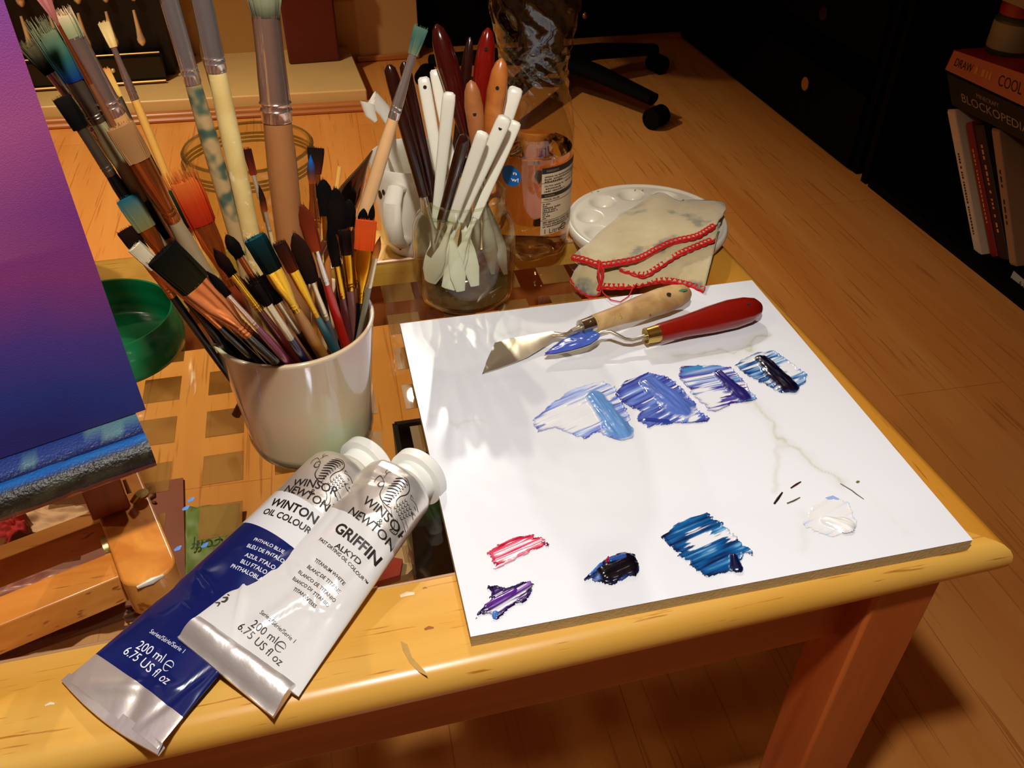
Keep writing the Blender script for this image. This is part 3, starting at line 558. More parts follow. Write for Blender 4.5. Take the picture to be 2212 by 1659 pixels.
# ================================================================== metals and handles
steel = pm('knife_steel', rgb(208, 198, 178), 0.34, metal=0.9)
brassf = pm('brass_ferrule', rgb(214, 178, 92), 0.22, metal=1.0); nickel = pm('nickel_ferrule', rgb(214, 204, 184), 0.2, metal=1.0)
hole_m = pm('hole_dark', rgb(22, 14, 8), 0.9)
redw = pm('red_lacquer', rgb(132, 18, 8), 0.22, coat=0.5, var=0.15, vscale=60)
natw = wood('worn_handle_wood', rgb(206, 170, 112), rgb(170, 128, 76), (60, 60, 60), 0.5, flecks=((130, 130, 130), rgb(110, 76, 44), 0.66))
def px_r(p, wpx): return wpx * 0.5 * depth(p) / FPX
def handle(b, A, B, wmax, wend=0.62, flat=0.62, wide=(0, 0, 1), n=20, start=0.5):
    A = np.array(A); B = np.array(B); pr = [(0, start), (0.02, start + 0.03), (0.25, 0.72), (0.5, 0.92), (0.7, 1.0), (0.85, 0.92), (0.94, 0.72), (0.98, 0.45), (1.0, 0.12)]
    b.tube([A + (B - A) * t for t, _ in pr], [wmax * r for _, r in pr], n=n, flat=[1 - (1 - flat) * min(1, t * 3) for t, _ in pr], wide=wide)
# ---- wood-handled knife
k1 = thing('palette_knife', 'palette knife with bare wood handle and clean steel blade, lying on the tile', 'palette knife', tuple(at(1260, 705, Z0)))
def sheet(b, top, th, mi=0, col=None):
    n = len(top); up = [p + np.array([0, 0, th / 2]) for p in top]; dn = [p - np.array([0, 0, th / 2]) for p in top]
    b.add(up + dn, [tuple(range(n)), tuple(range(n, 2 * n))[::-1]] + [(i, n + i, n + (i + 1) % n, (i + 1) % n) for i in range(n)], mi, col)
def bladegrid(b, left, right, th=0.0006, col=None):
    rows = []; k = len(left)
    for i in range(k):
        rows.append([left[i] * (1 - t) + right[i] * t + np.array([0, 0, th / 2 + 0.0006 * math.sin(PI * t)]) for t in np.linspace(0, 1, 9)])
    b.grid(rows, col=col); lo = [[p - np.array([0, 0, th]) for p in r][::-1] for r in rows]; b.grid(lo, col=col)
    for i in range(k - 1):
        b.add([rows[i][0], rows[i + 1][0], lo[i + 1][-1], lo[i][-1]], [(0, 1, 2, 3)], col=col); b.add([rows[i][-1], lo[i][0], lo[i + 1][0], rows[i + 1][-1]], [(0, 1, 2, 3)], col=col)
Lp = [(1042, 808, .0010), (1052, 778, .0016), (1069, 741, .0024), (1105, 731, .0040), (1150, 723, .006), (1192, 716, .0085), (1202, 719, .009)]
Rp = [(1046, 806, .0008), (1075, 797, .0009), (1110, 784, .0012), (1140, 771, .002), (1168, 753, .0035), (1195, 731, .0075), (1203, 727, .009)]
b = MB(); bladegrid(b, [at(x, y, Z0 + z) for x, y, z in Lp], [at(x, y, Z0 + z) for x, y, z in Rp]); b.build('blade', steel, k1)
b = MB(); b.tube([at(1196, 722, Z0 + .0085), at(1212, 724, Z0 + .009), at(1226, 723, Z0 + .011), at(1238, 716, Z0 + .015), at(1256, 708, Z0 + .016)], [.0030, .0026, .0024, .0025, .0026], n=12, flat=[.4, .5, .8, 1, 1], wide=(0.3, 1, 0)); b.build('shank', steel, k1)
b = MB(); A = at(1254, 708, Z0 + .016); B = at(1281, 699, Z0 + .016); b.tube([A, B], [.0056, .0062], n=20); b.tube([A + (B - A) * 0.0, A + (B - A) * 0.06], [.006, .006], n=20); b.sphere(at(1276, 694, Z0 + .0215), .0008, 6); b.build('ferrule', nickel, k1)
b = MB(); handle(b, at(1279, 700, Z0 + .0155), at(1489, 630, Z0 + .0125), .0100, start=.64, flat=1.15, wide=(0, 0, 1)); hh = b.build('handle', natw, k1)
b = MB(); p = at(1445, 636, Z0 + .0235); b.lathe([(0, 0), (.0018, 0), (.0018, .0006), (0, .0006)], p, 14); b.build('hanging_hole', hole_m, hh)
b = MB(); p = at(1475, 627, Z0 + .021); b.tube([p + np.array([-.004, 0, 0]), p, p + np.array([.004, .001, -.0005])], [.001, .002, .001], n=8, flat=.3, wide=(0, 1, 0)); b.build('paint_mark', pm('teal_mark', rgb(66, 112, 84), .6), hh)
# ---- red-handled knife
k2 = thing('palette_knife', 'palette knife with a glossy red handle and a blue-painted blade, lying on the tile', 'palette knife', tuple(at(1400, 720, Z0)))
Lp = [(1176, 768, .007), (1188, 756, .0075), (1212, 738, .009), (1238, 726, .0105), (1262, 719, .012), (1285, 718, .013), (1293, 723, .0135)]
Rp = [(1178, 768, .007), (1200, 766, .0075), (1232, 759, .0085), (1258, 752, .0095), (1275, 746, .011), (1290, 735, .0128), (1296, 727, .0135)]
L_ = [at(x, y, Z0 + z) for x, y, z in Lp]; R_ = [at(x, y, Z0 + z) for x, y, z in Rp]; b = MB(); bladegrid(b, L_, R_, .0007); bl = b.build('blade', steel, k2)
b = MB(); rows = []; cs = []
for i in range(40):
    t = i / 39 * 6; a = min(int(t), 5); f_ = t - a; l = L_[a] * (1 - f_) + L_[a + 1] * f_; r = R_[a] * (1 - f_) + R_[a + 1] * f_; row = []
    for j in range(16):
        u = j / 15; row.append(l * (1 - u) + r * u + np.array([0, 0, .0008 + .0010 * math.sin(PI * u) + .0010 * float(fbm(i * .35, j * .5))]))
        c = np.array(rgb(66, 104, 190)[:3]) * (0.7 + 0.7 * float(fbm(i * .3, j * .35))); c = c * (i / 39) ** .5 + np.array(rgb(70, 60, 170)[:3]) * (1 - (i / 39) ** .5); cs.append(tuple(np.clip(c, 0, 1)) + (1,))
    rows.append(row)
b.grid(rows, col=cs); b.build('wet_paint', vcol('oil_paint'), bl, pigment=True)
b = MB(); b.tube([at(x, y, Z0 + z) for x, y, z in ((1288, 725, .0135), (1300, 718, .0145), (1318, 716, .015), (1334, 724, .013), (1350, 733, .010), (1366, 735, .009), (1382, 730, .010), (1398, 725, .0105))], [.0022, .0017, .0015, .0015, .0016, .0017, .0018, .0018], n=12, flat=[.5, .8, 1, 1, 1, 1, 1, 1], wide=(0.2, 1, 0)); b.build('shank', steel, k2)
b = MB(); A = at(1394, 726, Z0 + .0105); B = at(1424, 719, Z0 + .011); b.tube([A, B], [.0058, .0068], n=22); b.tube([A, A + (B - A) * .08], [.0063, .0063], n=22); b.build('ferrule', brassf, k2)
b = MB(); handle(b, at(1421, 720, Z0 + .011), at(1643, 662, Z0 + .0105), .0112, start=.62, flat=1.1, wide=(0, 0, 1)); hh = b.build('handle', redw, k2)
b = MB(); p = at(1613, 655, Z0 + .0198); b.lathe([(0, 0), (.0026, 0), (.0026, .0006), (0, .0006)], p, 14); b.build('hanging_hole', hole_m, hh)

# ================================================================== paint tubes
silver = pm('tube_foil', rgb(236, 230, 220), 0.34, metal=0.72, bump=0.5, bscale=70)
capm = pm('cap_white', rgb(232, 232, 224), 0.35, sss=0.2)
inkb = pm('tube_ink', rgb(34, 22, 14), 0.4); inkw = pm('tube_ink_white', rgb(230, 232, 240), 0.4)
class Tube:
    def __init__(s, name, label, tail, nose, L, a0, a1, b0, capr, creases, lift=0.0, tail_lift=0.0, roll=0.0, power=1.1):
        s.roll = roll; s.pw = power
        s.T = np.array(tail[:2]); s.N = np.array(nose[:2]); d = s.N - s.T; s.L = np.linalg.norm(d); s.ey = d / s.L; s.ex = np.array([s.ey[1], -s.ey[0]])
        s.a0, s.a1, s.b0, s.cr, s.lift, s.tl = a0, a1, b0, creases, lift, tail_lift
        s.root = thing(name, label, 'paint tube', (s.T[0], s.T[1], TT))
    def a(s, y): t = y / s.L; e = 1 - max(0, (t - 0.93) / 0.07) ** 2 * 0.35; return (s.a1 + (s.a0 - s.a1) * min(1, t * 1.05) ** 0.9) * e
    def bb(s, y): t = np.clip(y / s.L, 0, 1); e = 1 - max(0, (t - 0.93) / 0.07) ** 2 * 0.35; return (0.0010 + (s.b0 - 0.0010) * min(1.0, (t / 0.9)) ** s.pw) * e
    def base(s, y, x=0.0): t = min(1, max(0, y / s.L)); return TT + 0.0006 + s.lift * t + s.tl * (1 - t) ** 1.5 - s.roll * x * (1 - t * .8)
    def wr(s, x, y):
        h = 0.0
        for (cx, cy, ang, ln, wd, am) in s.cr:
            ca, sa = math.cos(ang), math.sin(ang); u = (x - cx) * ca + (y - cy) * sa; v = -(x - cx) * sa + (y - cy) * ca
            h += am * math.exp(-(v / wd) ** 2) * math.exp(-(u / ln) ** 2)
        return h
    def pos(s, x, y): p = s.T + s.ex * x + s.ey * y; return p
    def top(s, x, y):
        a, b_ = s.a(y), s.bb(y); k = max(0.0, 1 - (x / a) ** 2); return s.base(y, x) + b_ + b_ * k ** 0.5 + s.wr(x, y) * k ** .5
    def body(s, y0, y1, mats, bands, ny=280):
        b = MB(); rows = []; n = 128; ys = np.linspace(y0, y1, ny)
        for y in ys:
            row = []
            for j in range(n):
                th = 2 * PI * j / n; x = s.a(y) * math.cos(th); k = math.sin(th); z = s.base(y, x) + s.bb(y) + (s.bb(y) * k + s.wr(x, y) * max(0, k)) 
                p = s.pos(x, y); row.append((p[0], p[1], z))
            rows.append(row)
        b.grid(rows, closed=True); mi = []
        for i in range(ny - 1):
            for j in range(n):
                x = s.a(ys[i]) * math.cos(2 * PI * (j + .5) / n); m = 0
                for (ya, slope, idx) in bands:
                    if ys[i] > ya + slope * x: m = idx
                mi.append(m)
        b.mi = mi; b.f.append(tuple(range(n))); b.mi.append(0)
        return b.build('body', mats, s.root, angle=1.2)
    def uv(s, px, py, z=None):
        p = at(px, py, TT + 0.012 if z is None else z)
        for _ in range(6):
            q = p[:2] - s.T; x, y = q @ s.ex, q @ s.ey; p = at(px, py, s.top(np.clip(x, -s.a(y) * .98, s.a(y) * .98), np.clip(y, 0, s.L)))
        q = p[:2] - s.T; return np.array([q @ s.ex, q @ s.ey])
    def write(s, lines, mat, name):
        """each line: text, left baseline pixel, right baseline pixel, cap height (m), boldness"""
        b = MB()
        for (body, pl, pr, hgt, bold, clip) in lines:
            v, f = text_mesh(body, bold=bold); A = s.uv(*pl); B = s.uv(*pr); d = B - A; wd = v[:, 0].max(); up = np.array([-d[1], d[0]]) / np.linalg.norm(d); hgt = np.linalg.norm(d) / wd * 0.7 * (1.0 + (clip or 0))
            out = []
            for p in v:
                q = A + d * (p[0] / wd) + up * hgt * p[1] / 0.7; q[0] = np.clip(q[0], -s.a(q[1]) * .97, s.a(q[1]) * .97); pp = s.pos(*q); out.append((pp[0], pp[1], s.top(*q) + 0.00035))
            b.add(out, f)
        return b.build(name, mat, s.root, smooth=False)
    def strokes(s, pls, O, sc, mat, name):
        """drawn emblem: polylines in emblem units, laid on the tube; O = uv of its centre"""
        b = MB()
        for pts, wd in pls:
            q = [np.array([O[0] + sc * x, O[1] + sc * y]) for x, y in pts]; out = []
            # resample with Catmull-Rom
            Q = [q[0]] + q + [q[-1]]; sm = []
            for i in range(1, len(Q) - 2):
                for t in np.linspace(0, 1, 6, endpoint=False):
                    sm.append(0.5 * ((2 * Q[i]) + (-Q[i - 1] + Q[i + 1]) * t + (2 * Q[i - 1] - 5 * Q[i] + 4 * Q[i + 1] - Q[i + 2]) * t * t + (-Q[i - 1] + 3 * Q[i] - 3 * Q[i + 1] + Q[i + 2]) * t ** 3))
            sm.append(q[-1]); k = len(sm)
            for i in range(k):
                d = sm[min(i + 1, k - 1)] - sm[max(i - 1, 0)]; d = d / (np.linalg.norm(d) + 1e-9); nn = np.array([-d[1], d[0]]); w_ = wd * sc * 0.95 * (0.35 + 0.65 * math.sin(PI * (i + .8) / (k + .6)))
                for sg in (-1, 1):
                    u = sm[i] + nn * w_ * sg; u[0] = np.clip(u[0], -s.a(u[1]) * .985, s.a(u[1]) * .985); pp = s.pos(*u); out.append((pp[0], pp[1], s.top(*u) + 0.0004))
            b.add(out, [(2 * i, 2 * i + 2, 2 * i + 3, 2 * i + 1) for i in range(k - 1)])
        return b.build(name, mat, s.root, smooth=False)
    def cap(s, tilt=0.0):
        y = s.L; zc = s.base(y) + s.bb(y); d3 = np.array([*s.ey, tilt]); d3 /= np.linalg.norm(d3); A = np.array([*s.pos(0, y), zc])
        b = MB(); b.tube([A - d3 * .002, A + d3 * .001, A + d3 * .003], [s.a(y) * .92, s.a(y) * .80, s.a(y) * .62], n=40); b.build('shoulder', pm('tube_shoulder', rgb(214, 206, 186), 0.4), s.root)
        c = MB(); c.tube([A + d3 * .001, A + d3 * .009], [.0145, .0145], n=44); 
        for k in range(4): pass
        r = .0192; c.tube([A + d3 * .0088, A + d3 * .0090, A + d3 * .0155, A + d3 * .0168], [r * .93, r, r, r * .93], n=52); c.tube([A + d3 * .0167, A + d3 * .0169, A + d3 * .0171], [r * .93, r * .80, .0005], n=52)
        c.build('cap', capm, s.root)
# emblem: winged lion with a coiled tail, units: 1 = emblem height
def griffin():
    P = []
    for i in range(9):        # wing feathers
        y = 0.50 - i * 0.078; x0 = -0.30 + 0.02 * i + (0.10 - 0.03 * i if i < 3 else 0); x1 = 0.10 - 0.015 * i
        P.append(([(x0, y - 0.05), (x0 + 0.16, y + 0.03), (x1, y + 0.05)], 0.020)); P.append(([(x1, y + 0.05), (x1 + 0.035, y + 0.015), (x1 - 0.02, y + 0.005)], 0.008))
    P.append(([(-0.16, 0.55), (0.05, 0.60), (0.20, 0.50), (0.22, 0.34), (0.14, 0.18), (0.13, 0.02), (0.22, -0.06)], 0.012))     # wing edge
    P.append(([(-0.34, 0.10), (-0.30, -0.08), (-0.18, -0.18), (0.0, -0.22), (0.14, -0.20)], 0.014))                      # back
    P.append(([(-0.34, 0.10), (-0.42, 0.26), (-0.52, 0.22), (-0.50, 0.10), (-0.40, 0.08), (-0.36, 0.16), (-0.42, 0.18)], 0.013))  # tail curl
    P.append(([(-0.44, 0.28), (-0.62, 0.36), (-0.70, 0.26), (-0.66, 0.14)], 0.010)); P.append(([(-0.50, 0.34), (-0.46, 0.50), (-0.38, 0.54)], 0.010)); P.append(([(-0.46, 0.42), (-0.54, 0.50), (-0.52, 0.58)], 0.009))
    P.append(([(0.34, 0.34), (0.44, 0.38), (0.56, 0.34), (0.66, 0.27), (0.68, 0.20), (0.60, 0.17), (0.66, 0.12), (0.58, 0.08)], 0.010))  # head
    P.append(([(0.46, 0.31), (0.52, 0.29)], 0.010)); P.append(([(0.56, 0.22), (0.50, 0.16), (0.56, 0.10), (0.66, 0.07), (0.72, 0.02)], 0.009)); P.append(([(0.34, 0.34), (0.30, 0.42), (0.38, 0.40)], 0.008))
    for i in range(4):
        for j in range(5): x = 0.28 + 0.075 * i - 0.02 * j; y = 0.22 - 0.085 * j - 0.02 * i; P.append(([(x - 0.03, y + 0.02), (x - 0.005, y - 0.035), (x + 0.03, y + 0.015)], 0.008))   # mane
    P.append(([(0.12, -0.20), (0.22, -0.30), (0.36, -0.40), (0.42, -0.52), (0.38, -0.62), (0.50, -0.60), (0.52, -0.50), (0.46, -0.38), (0.36, -0.28)], 0.010))   # fore legs
    P.append(([(0.36, -0.20), (0.52, -0.24), (0.64, -0.34), (0.60, -0.46), (0.72, -0.40), (0.72, -0.30), (0.60, -0.18), (0.46, -0.12)], 0.010))
    for k in range(3): P.append(([(0.41 + .035 * k, -0.55), (0.42 + .035 * k, -0.61)], 0.006)); P.append(([(0.63 + .03 * k, -0.39), (0.64 + .03 * k, -0.44)], 0.006))
    P.append(([(0.0, -0.22), (0.04, -0.15), (0.01, -0.20)], 0.010)); P.append(([(-0.18, -0.18), (-0.02, -0.28), (0.14, -0.32), (0.24, -0.36)], 0.009))
    return P
def emark(sc, O):
    P = []; 
    for (r0, r1) in ((1.0, 1.0),): P.append(([(O[0] + sc * math.cos(a), O[1] + sc * math.sin(a)) for a in np.linspace(0.25, 2 * PI - 0.75, 14)], .12 * sc))
    P.append(([(O[0] - sc * .9, O[1]), (O[0] + sc * .9, O[1] + .05 * sc)], .10 * sc)); return P
rc = lambda n, xs, ys, am, sd: [(random.Random(sd + i).uniform(*xs), random.Random(sd + 50 + i).uniform(*ys), random.Random(sd + 90 + i).uniform(0, PI), random.Random(sd + 130 + i).uniform(.006, .018), random.Random(sd + 170 + i).uniform(.0012, .0032), random.Random(sd + 210 + i).uniform(-am, am)) for i in range(n)]
# blue tube
bt = at(238, 1541, TT + .004); bn = at(762, 1008, TT + .021)
cr = rc(16, (-.024, .024), (.02, .11), .0008, 1) + [(-.004, .012, .5, .03, .004, .0022), (.008, .010, -1.2, .02, .004, -.0016), (.024, .028, 1.35, .02, .0022, -.0018)]
TB = Tube('paint_tube', 'blue and silver oil paint tube underneath, its flat tail end hanging lowest at the left', bt, bn, 0, .0225, .0345, .0195, .019, cr, lift=0.0, tail_lift=.003)
ya = TB.uv(330, 1500)[1]; yb = TB.uv(600, 1160)[1]; yc = TB.uv(670, 1090)[1]
bluem = pm('tube_blue_print', rgb(9, 30, 94), 0.16, spec=0.6, coat=0.6, bump=0.05, bscale=60); whitem = pm('tube_white_print', rgb(226, 226, 226), 0.2, coat=0.5)
TB.body(0, TB.L, [silver, bluem, whitem, silver], [(ya, 0, 1), (yb, 0, 2), (yc, 0, 3)])
TB.cap(-.05)
TB.write([('WINSOR', (630, 1050), (730, 1090), .0068, .012, 0), ('&', (666, 1066), (676, 1071), .0042, .0, 0), ('NEWTON', (612, 1062), (706, 1112), .0068, .012, 0), ('WINTON', (582, 1092), (680, 1135), .0084, .025, 0), ('OIL COLOUR', (566, 1110), (668, 1158), .0052, .02, 0)], inkb, 'brand_lettering')
TB.write([('PHTHALO BLUE', (547, 1168), (612, 1198), .0034, .01, 0), ('BLEU DE PHTALO', (532, 1182), (612, 1218), .0034, .01, 0), ('AZUL FTALO', (528, 1202), (592, 1232), .0034, .01, 0), ('BLU FTALO', (518, 1216), (574, 1242), .0034, .01, 0), ('PHTHALOBLAU', (497, 1226), (572, 1262), .0034, .01, 0)], inkw, 'colour_name_lettering')
TB.write([('Series/Série/Serie 1', (322, 1367), (395, 1412), .0034, .0, 0), ('200 ml', (292, 1400), (348, 1433), .0072, .0, 0), ('6.75 US fl oz', (264, 1411), (358, 1480), .0072, .0, 0)], inkw, 'volume_lettering')
TB.strokes(griffin(), TB.uv(704, 1028), .0225, inkb, 'lion_emblem')
TB.strokes(emark(.0026, TB.uv(364, 1439)), (0, 0), 1.0, inkw, 'e_mark')
b = MB(); A = TB.uv(372, 1508); rows = []
crimp = [TB.uv(145, 1470), TB.uv(335, 1618)]
b = MB(); rows = []
for i in range(30):
    u = i / 29; x = -.0350 + .070 * u; zz = TB.base(0) + .0011 + .0025 * math.sin(u * 5.5) ; yy = .0 - .0015 - .003 * math.sin(PI * u)
    q0 = TB.pos(x, .003); q1 = TB.pos(x * 1.03, yy); rows.append([(q0[0], q0[1], TB.base(.003) + .0019), (q1[0], q1[1], TT + .0058 - .004 * abs(u - .4)), (q1[0], q1[1], TT + .0042 - .004 * abs(u - .4)), (q0[0], q0[1], TT + .0012)])
b.grid(rows, closed=True); b.build('crimped_end', silver, TB.root)
# white tube
wt = at(528, 1420, TT + .012); wn = at(876, 1032, TT + .023)
cr = rc(26, (-.026, .026), (.02, .125), .0012, 400) + [(-.022, .098, .9, .012, .003, -.0035), (-.008, .116, .2, .012, .003, -.0025), (.012, .125, 1.2, .01, .003, .0015), (.020, .070, 1.5, .03, .003, -.0015), (.0, .03, 1.2, .03, .004, .0015)]
TW = Tube('paint_tube', 'white and silver oil paint tube lying on top of the blue one', wt, wn, 0, .0225, .0345, .0195, .019, cr, lift=.001, tail_lift=.0105, roll=.22)
yc = TW.uv(800, 1140)[1]
whitem2 = pm('tube_white_print2', rgb(222, 220, 216), 0.22, coat=0.6, bump=0.06, bscale=70)
TW.body(-.0005, TW.L, [whitem2, silver], [(yc, 0, 1)]); TW.cap(-.05)
TW.write([('WINSOR', (782, 1088), (872, 1172), .0075, .012, 0), ('&', (812, 1130), (822, 1139), .0048, .0, 0), ('NEWTON', (750, 1108), (846, 1196), .0075, .012, 0), ('GRIFFIN', (720, 1146), (812, 1226), .0080, .028, 0), ('ALKYD', (722, 1182), (776, 1224), .0062, .02, -.2), ('FAST DRYING OIL COLOUR™', (688, 1167), (791, 1266), .0030, .015, 0)], inkb, 'brand_lettering')
TW.write([          ('TITANIUM WHITE', (678, 1212), (742, 1266), .0034, .008, 0), ('BLANC DE TITANE', (662, 1226), (732, 1284), .0034, .008, 0), ('BLANCO DE TITANIO', (643, 1237), (722, 1302), .0034, .008, 0), ('BIANCO DI TITANIO', (631, 1252), (708, 1313), .0034, .008, 0), ('TITANWEISS', (632, 1275), (680, 1315), .0034, .008, 0)], inkb, 'colour_name_lettering')
TW.write([('Series/Série/Serie 1', (560, 1325), (634, 1390), .0034, .0, 0), ('200 ml', (540, 1352), (593, 1391), .0072, .0, 0), ('6.75 US fl oz', (511, 1357), (603, 1440), .0072, .0, 0)], inkb, 'volume_lettering')
TW.strokes(griffin(), TW.uv(846, 1078), .0225, inkb, 'lion_emblem')
TW.strokes(emark(.0026, TW.uv(606, 1398)), (0, 0), 1.0, inkb, 'e_mark')
TW.strokes([([(-.002, .004), (.002, .006), (.003, .002), (0, .0)], .0013), ([(-.004, -.004), (0, -.002), (.001, -.006)], .0009), ([(-.001, .009), (.002, .009)], .0007)], TW.uv(478, 1300), .55, pm('smudge_grey', rgb(70, 62, 50), .5), 'paint_smudge')
# folded foil strip at the tail of the white tube
b = MB(); rows = []; Q = [at(432, 1332, TT + .024), at(638, 1478, TT + .008), at(590, 1549, TT + .002), at(384, 1378, TT + .017)]
for i in range(34):
    u = i / 33; A = Q[0] * (1 - u) + Q[1] * u; B = Q[3] * (1 - u) + Q[2] * u; row = []
    for j in range(10): t = j / 9; row.append(A * (1 - t) + B * t + np.array([0, 0, .0030 * math.sin(PI * min(1, t * 1.2)) ** .6 + .0012 * float(fbm(u * 9, t * 3))]))
    for j in range(10): t = 1 - j / 9; row.append(A * (1 - t) + B * t + np.array([0, 0, -.0015]))
    rows.append(row)
b.grid(rows, closed=True); n = 20; b.f += [tuple(range(n)), tuple(range(len(b.v) - n, len(b.v)))[::-1]]; b.mi += [0, 0]
b.build('folded_end', pm('foil_strip', rgb(240, 236, 230), 0.36, metal=0.72, bump=0.7, bscale=60), TW.root, angle=1.0)
# ================================================================== brush cup
CX, CYY = -0.073, 0.190
mug_m, nt, bs = newmat('pearl_glass'); MATS['pearl_glass'] = mug_m
tc = nt.nodes.new('ShaderNodeTexCoord'); n_ = nt.nodes.new('ShaderNodeTexNoise'); n_.inputs['Scale'].default_value = 16; n_.inputs['Detail'].default_value = 2; nt.links.new(tc.outputs['Object'], n_.inputs['Vector'])
cr_ = nt.nodes.new('ShaderNodeValToRGB'); e_ = cr_.color_ramp.elements; e_[0].position = .3; e_[0].color = rgb(220, 184, 150); e_[1].position = .7; e_[1].color = rgb(190, 204, 164); x_ = e_.new(.5); x_.color = rgb(212, 192, 154)
nt.links.new(n_.outputs['Fac'], cr_.inputs[0]); nt.links.new(cr_.outputs[0], bs.inputs['Base Color']); bs.inputs['Roughness'].default_value = .16; bs.inputs['Coat Weight'].default_value = .8; bs.inputs['Coat Roughness'].default_value = .04
bs.inputs['Thin Film Thickness'].default_value = 380; bs.inputs['Thin Film IOR'].default_value = 1.4; bs.inputs['Specular IOR Level'].default_value = .7
mug = thing('brush_cup', 'pearly white tapered glass cup crammed with paint brushes', 'cup', (CX, CYY, TT))
b = MB(); MH = .095; prof = [(.0, .0003), (.034, .0003), (.0375, .0012), (.0395, .0045), (.0408, .012), (.0445, .05), (.0492, MH - .003), (.0500, MH - .001), (.0497, MH), (.0480, MH + .0003), (.0472, MH - .001), (.0462, MH - .006), (.0415, .05), (.037, .014), (.030, .0085), (.0, .0078)]
b.lathe(prof, (CX, CYY, TT), 72); b.build('cup_wall', mug_m, mug, angle=1.3)
b = MB(); b.lathe([(.0372, .0004), (.0398, .0035), (.0412, .0085), (.0414, .0095)], (CX, CYY, TT), 64); b.build('glass_foot', glass('foot_glass', (.62, .66, .58, 1), .8, .05, .35, rgb(150, 140, 110)), mug)
# dark paint streak where the cup's left rim is smeared green
b = MB(); p = at(448, 700, TT + .088); p = np.array([CX - .0470, CYY - .012, TT + .083]); b.tube([p + np.array([0, 0, .008]), p + np.array([.0012, -.001, -.004]), p + np.array([.0022, -.002, -.014])], [.0012, .0022, .0010], n=8, flat=.3, wide=(0, 1, 0)); b.build('paint_smudge', pm('green_smudge', rgb(40, 90, 40), .5), mug)
mug_c = (CX, CYY, TT + .012, .031, TT + MH - .004, .0445)

# ================================================================== leaning stick geometry
def lean(cont, p1, p2, u, v):
    """the line seen through the pixels p1 and p2 that stands on the container's bottom and rests at its rim"""
    cx, cy, zb, rb, zr, rr = cont; n = np.cross(ray(*p1), ray(*p2)); n /= np.linalg.norm(n); d0 = n @ CAM
    def pick(z, r, w_):
        # points of the plane at height z: n.x x + n.y y = d0 - n.z z
        nn = n[:2]; q = d0 - n[2] * z; m = np.linalg.norm(nn); foot = np.array([cx, cy]) + nn / m * ((q - nn @ np.array([cx, cy])) / m); off = np.linalg.norm(foot - np.array([cx, cy]))
        t = np.array([-nn[1], nn[0]]) / m
        if t[1] < 0: t = -t
        h = math.sqrt(max(0, r * r - off * off)); p = foot + t * h * w_
        if off > r: pass
        return np.array([p[0], p[1], z])
    A = pick(zb, rb, v); B = pick(zr, rr, u); return A, (B - A) / np.linalg.norm(B - A)
def on_line(A, D, p):
    r = ray(*p); r = r / np.linalg.norm(r); w0 = A - CAM; b_ = D @ r; den = 1 - b_ * b_; t = (b_ * (r @ w0) - (D @ w0)) / den; return t
hairm = vcol('brush_hair', .8, .08); 
def hair(b, A, D, wide, t0, t1, w0, w1, flat, cols, kind, seed=1):
    """tuft from t0 (ferrule) to t1 (tip) along the line; cols run from ferrule to tip"""
    rnd = random.Random(seed); C = [np.array(c[:3]) for c in cols]
    def cc(s): x = s * (len(C) - 1); i = min(int(x), len(C) - 2); return tuple(C[i] * (1 - x + i) + C[i + 1] * (x - i)) + (1,)
    depthd = np.cross(D, wide)
    if kind == 'flat': pr = [(0, 1), (.3, 1 + (w1 - 1) * .4), (.7, 1 + (w1 - 1) * .8), (.97, w1), (1, w1 * .96)]
    elif kind == 'round': pr = [(0, .8), (.2, 1.05), (.45, 1.15), (.7, .9), (.9, .45), (1, .08)]
    elif kind == 'filbert': pr = [(0, .9), (.3, 1.1), (.6, 1.12), (.82, .85), (.95, .45), (1, .15)]
    elif kind == 'frayed': pr = [(0, .8), (.4, 1.0), (.7, 1.0), (.82, .7)]
    else: pr = [(0, .3), (.5, .55), (.8, .9), (.9, .8)]
    th = (lambda s: flat * (1 - .45 * s)) if kind in ('flat', 'filbert') else (lambda s: flat)
    P = []; rad = []; fl_ = []; cs = []
    for s, w_ in pr: P.append(A + D * (t0 + (t1 - t0) * s)); rad.append(w0 * w_); fl_.append(th(s) / max(.2, w_) if kind != 'round' else 1); cs.append(cc(s))
    b.tube(P, rad, n=16, flat=fl_, wide=wide, col=cs)
    ns = 110 if kind in ('frayed', 'fan') else 80
    for i in range(ns):
        a = rnd.uniform(-1, 1); c = rnd.uniform(-1, 1) * flat * (.95 if kind != 'fan' else .6); wend = (w1 if kind in ('frayed', 'fan', 'flat') else (.35 if kind == 'round' else .75))
        L_ = (t1 - t0) * (rnd.uniform(.88, 1.09) if kind not in ('round', 'filbert') else rnd.uniform(.84, 1.09) * (1 - .3 * abs(a) ** 2)); st = (.9 if kind != 'fan' else .3)
        p0 = A + D * t0 + wide * w0 * a * st + depthd * w0 * c; p2 = A + D * (t0 + L_) + wide * w0 * (a * wend + rnd.uniform(-.08, .08)) + depthd * w0 * c * (1.0 if kind in ('frayed', 'fan') else .4)
        p1 = (p0 + p2) / 2 + wide * w0 * a * (.22 if kind in ('round', 'filbert') else .04); k = rnd.uniform(.7, 1.35); cl = lambda s: tuple(np.clip(np.array(cc(s)[:3]) * k, 0, 1)) + (1,)
        b.tube([p0, p1, p2], [.00028, .00026, .00008], n=3, caps=False, col=[cl(0), cl(.5), cl(1)])
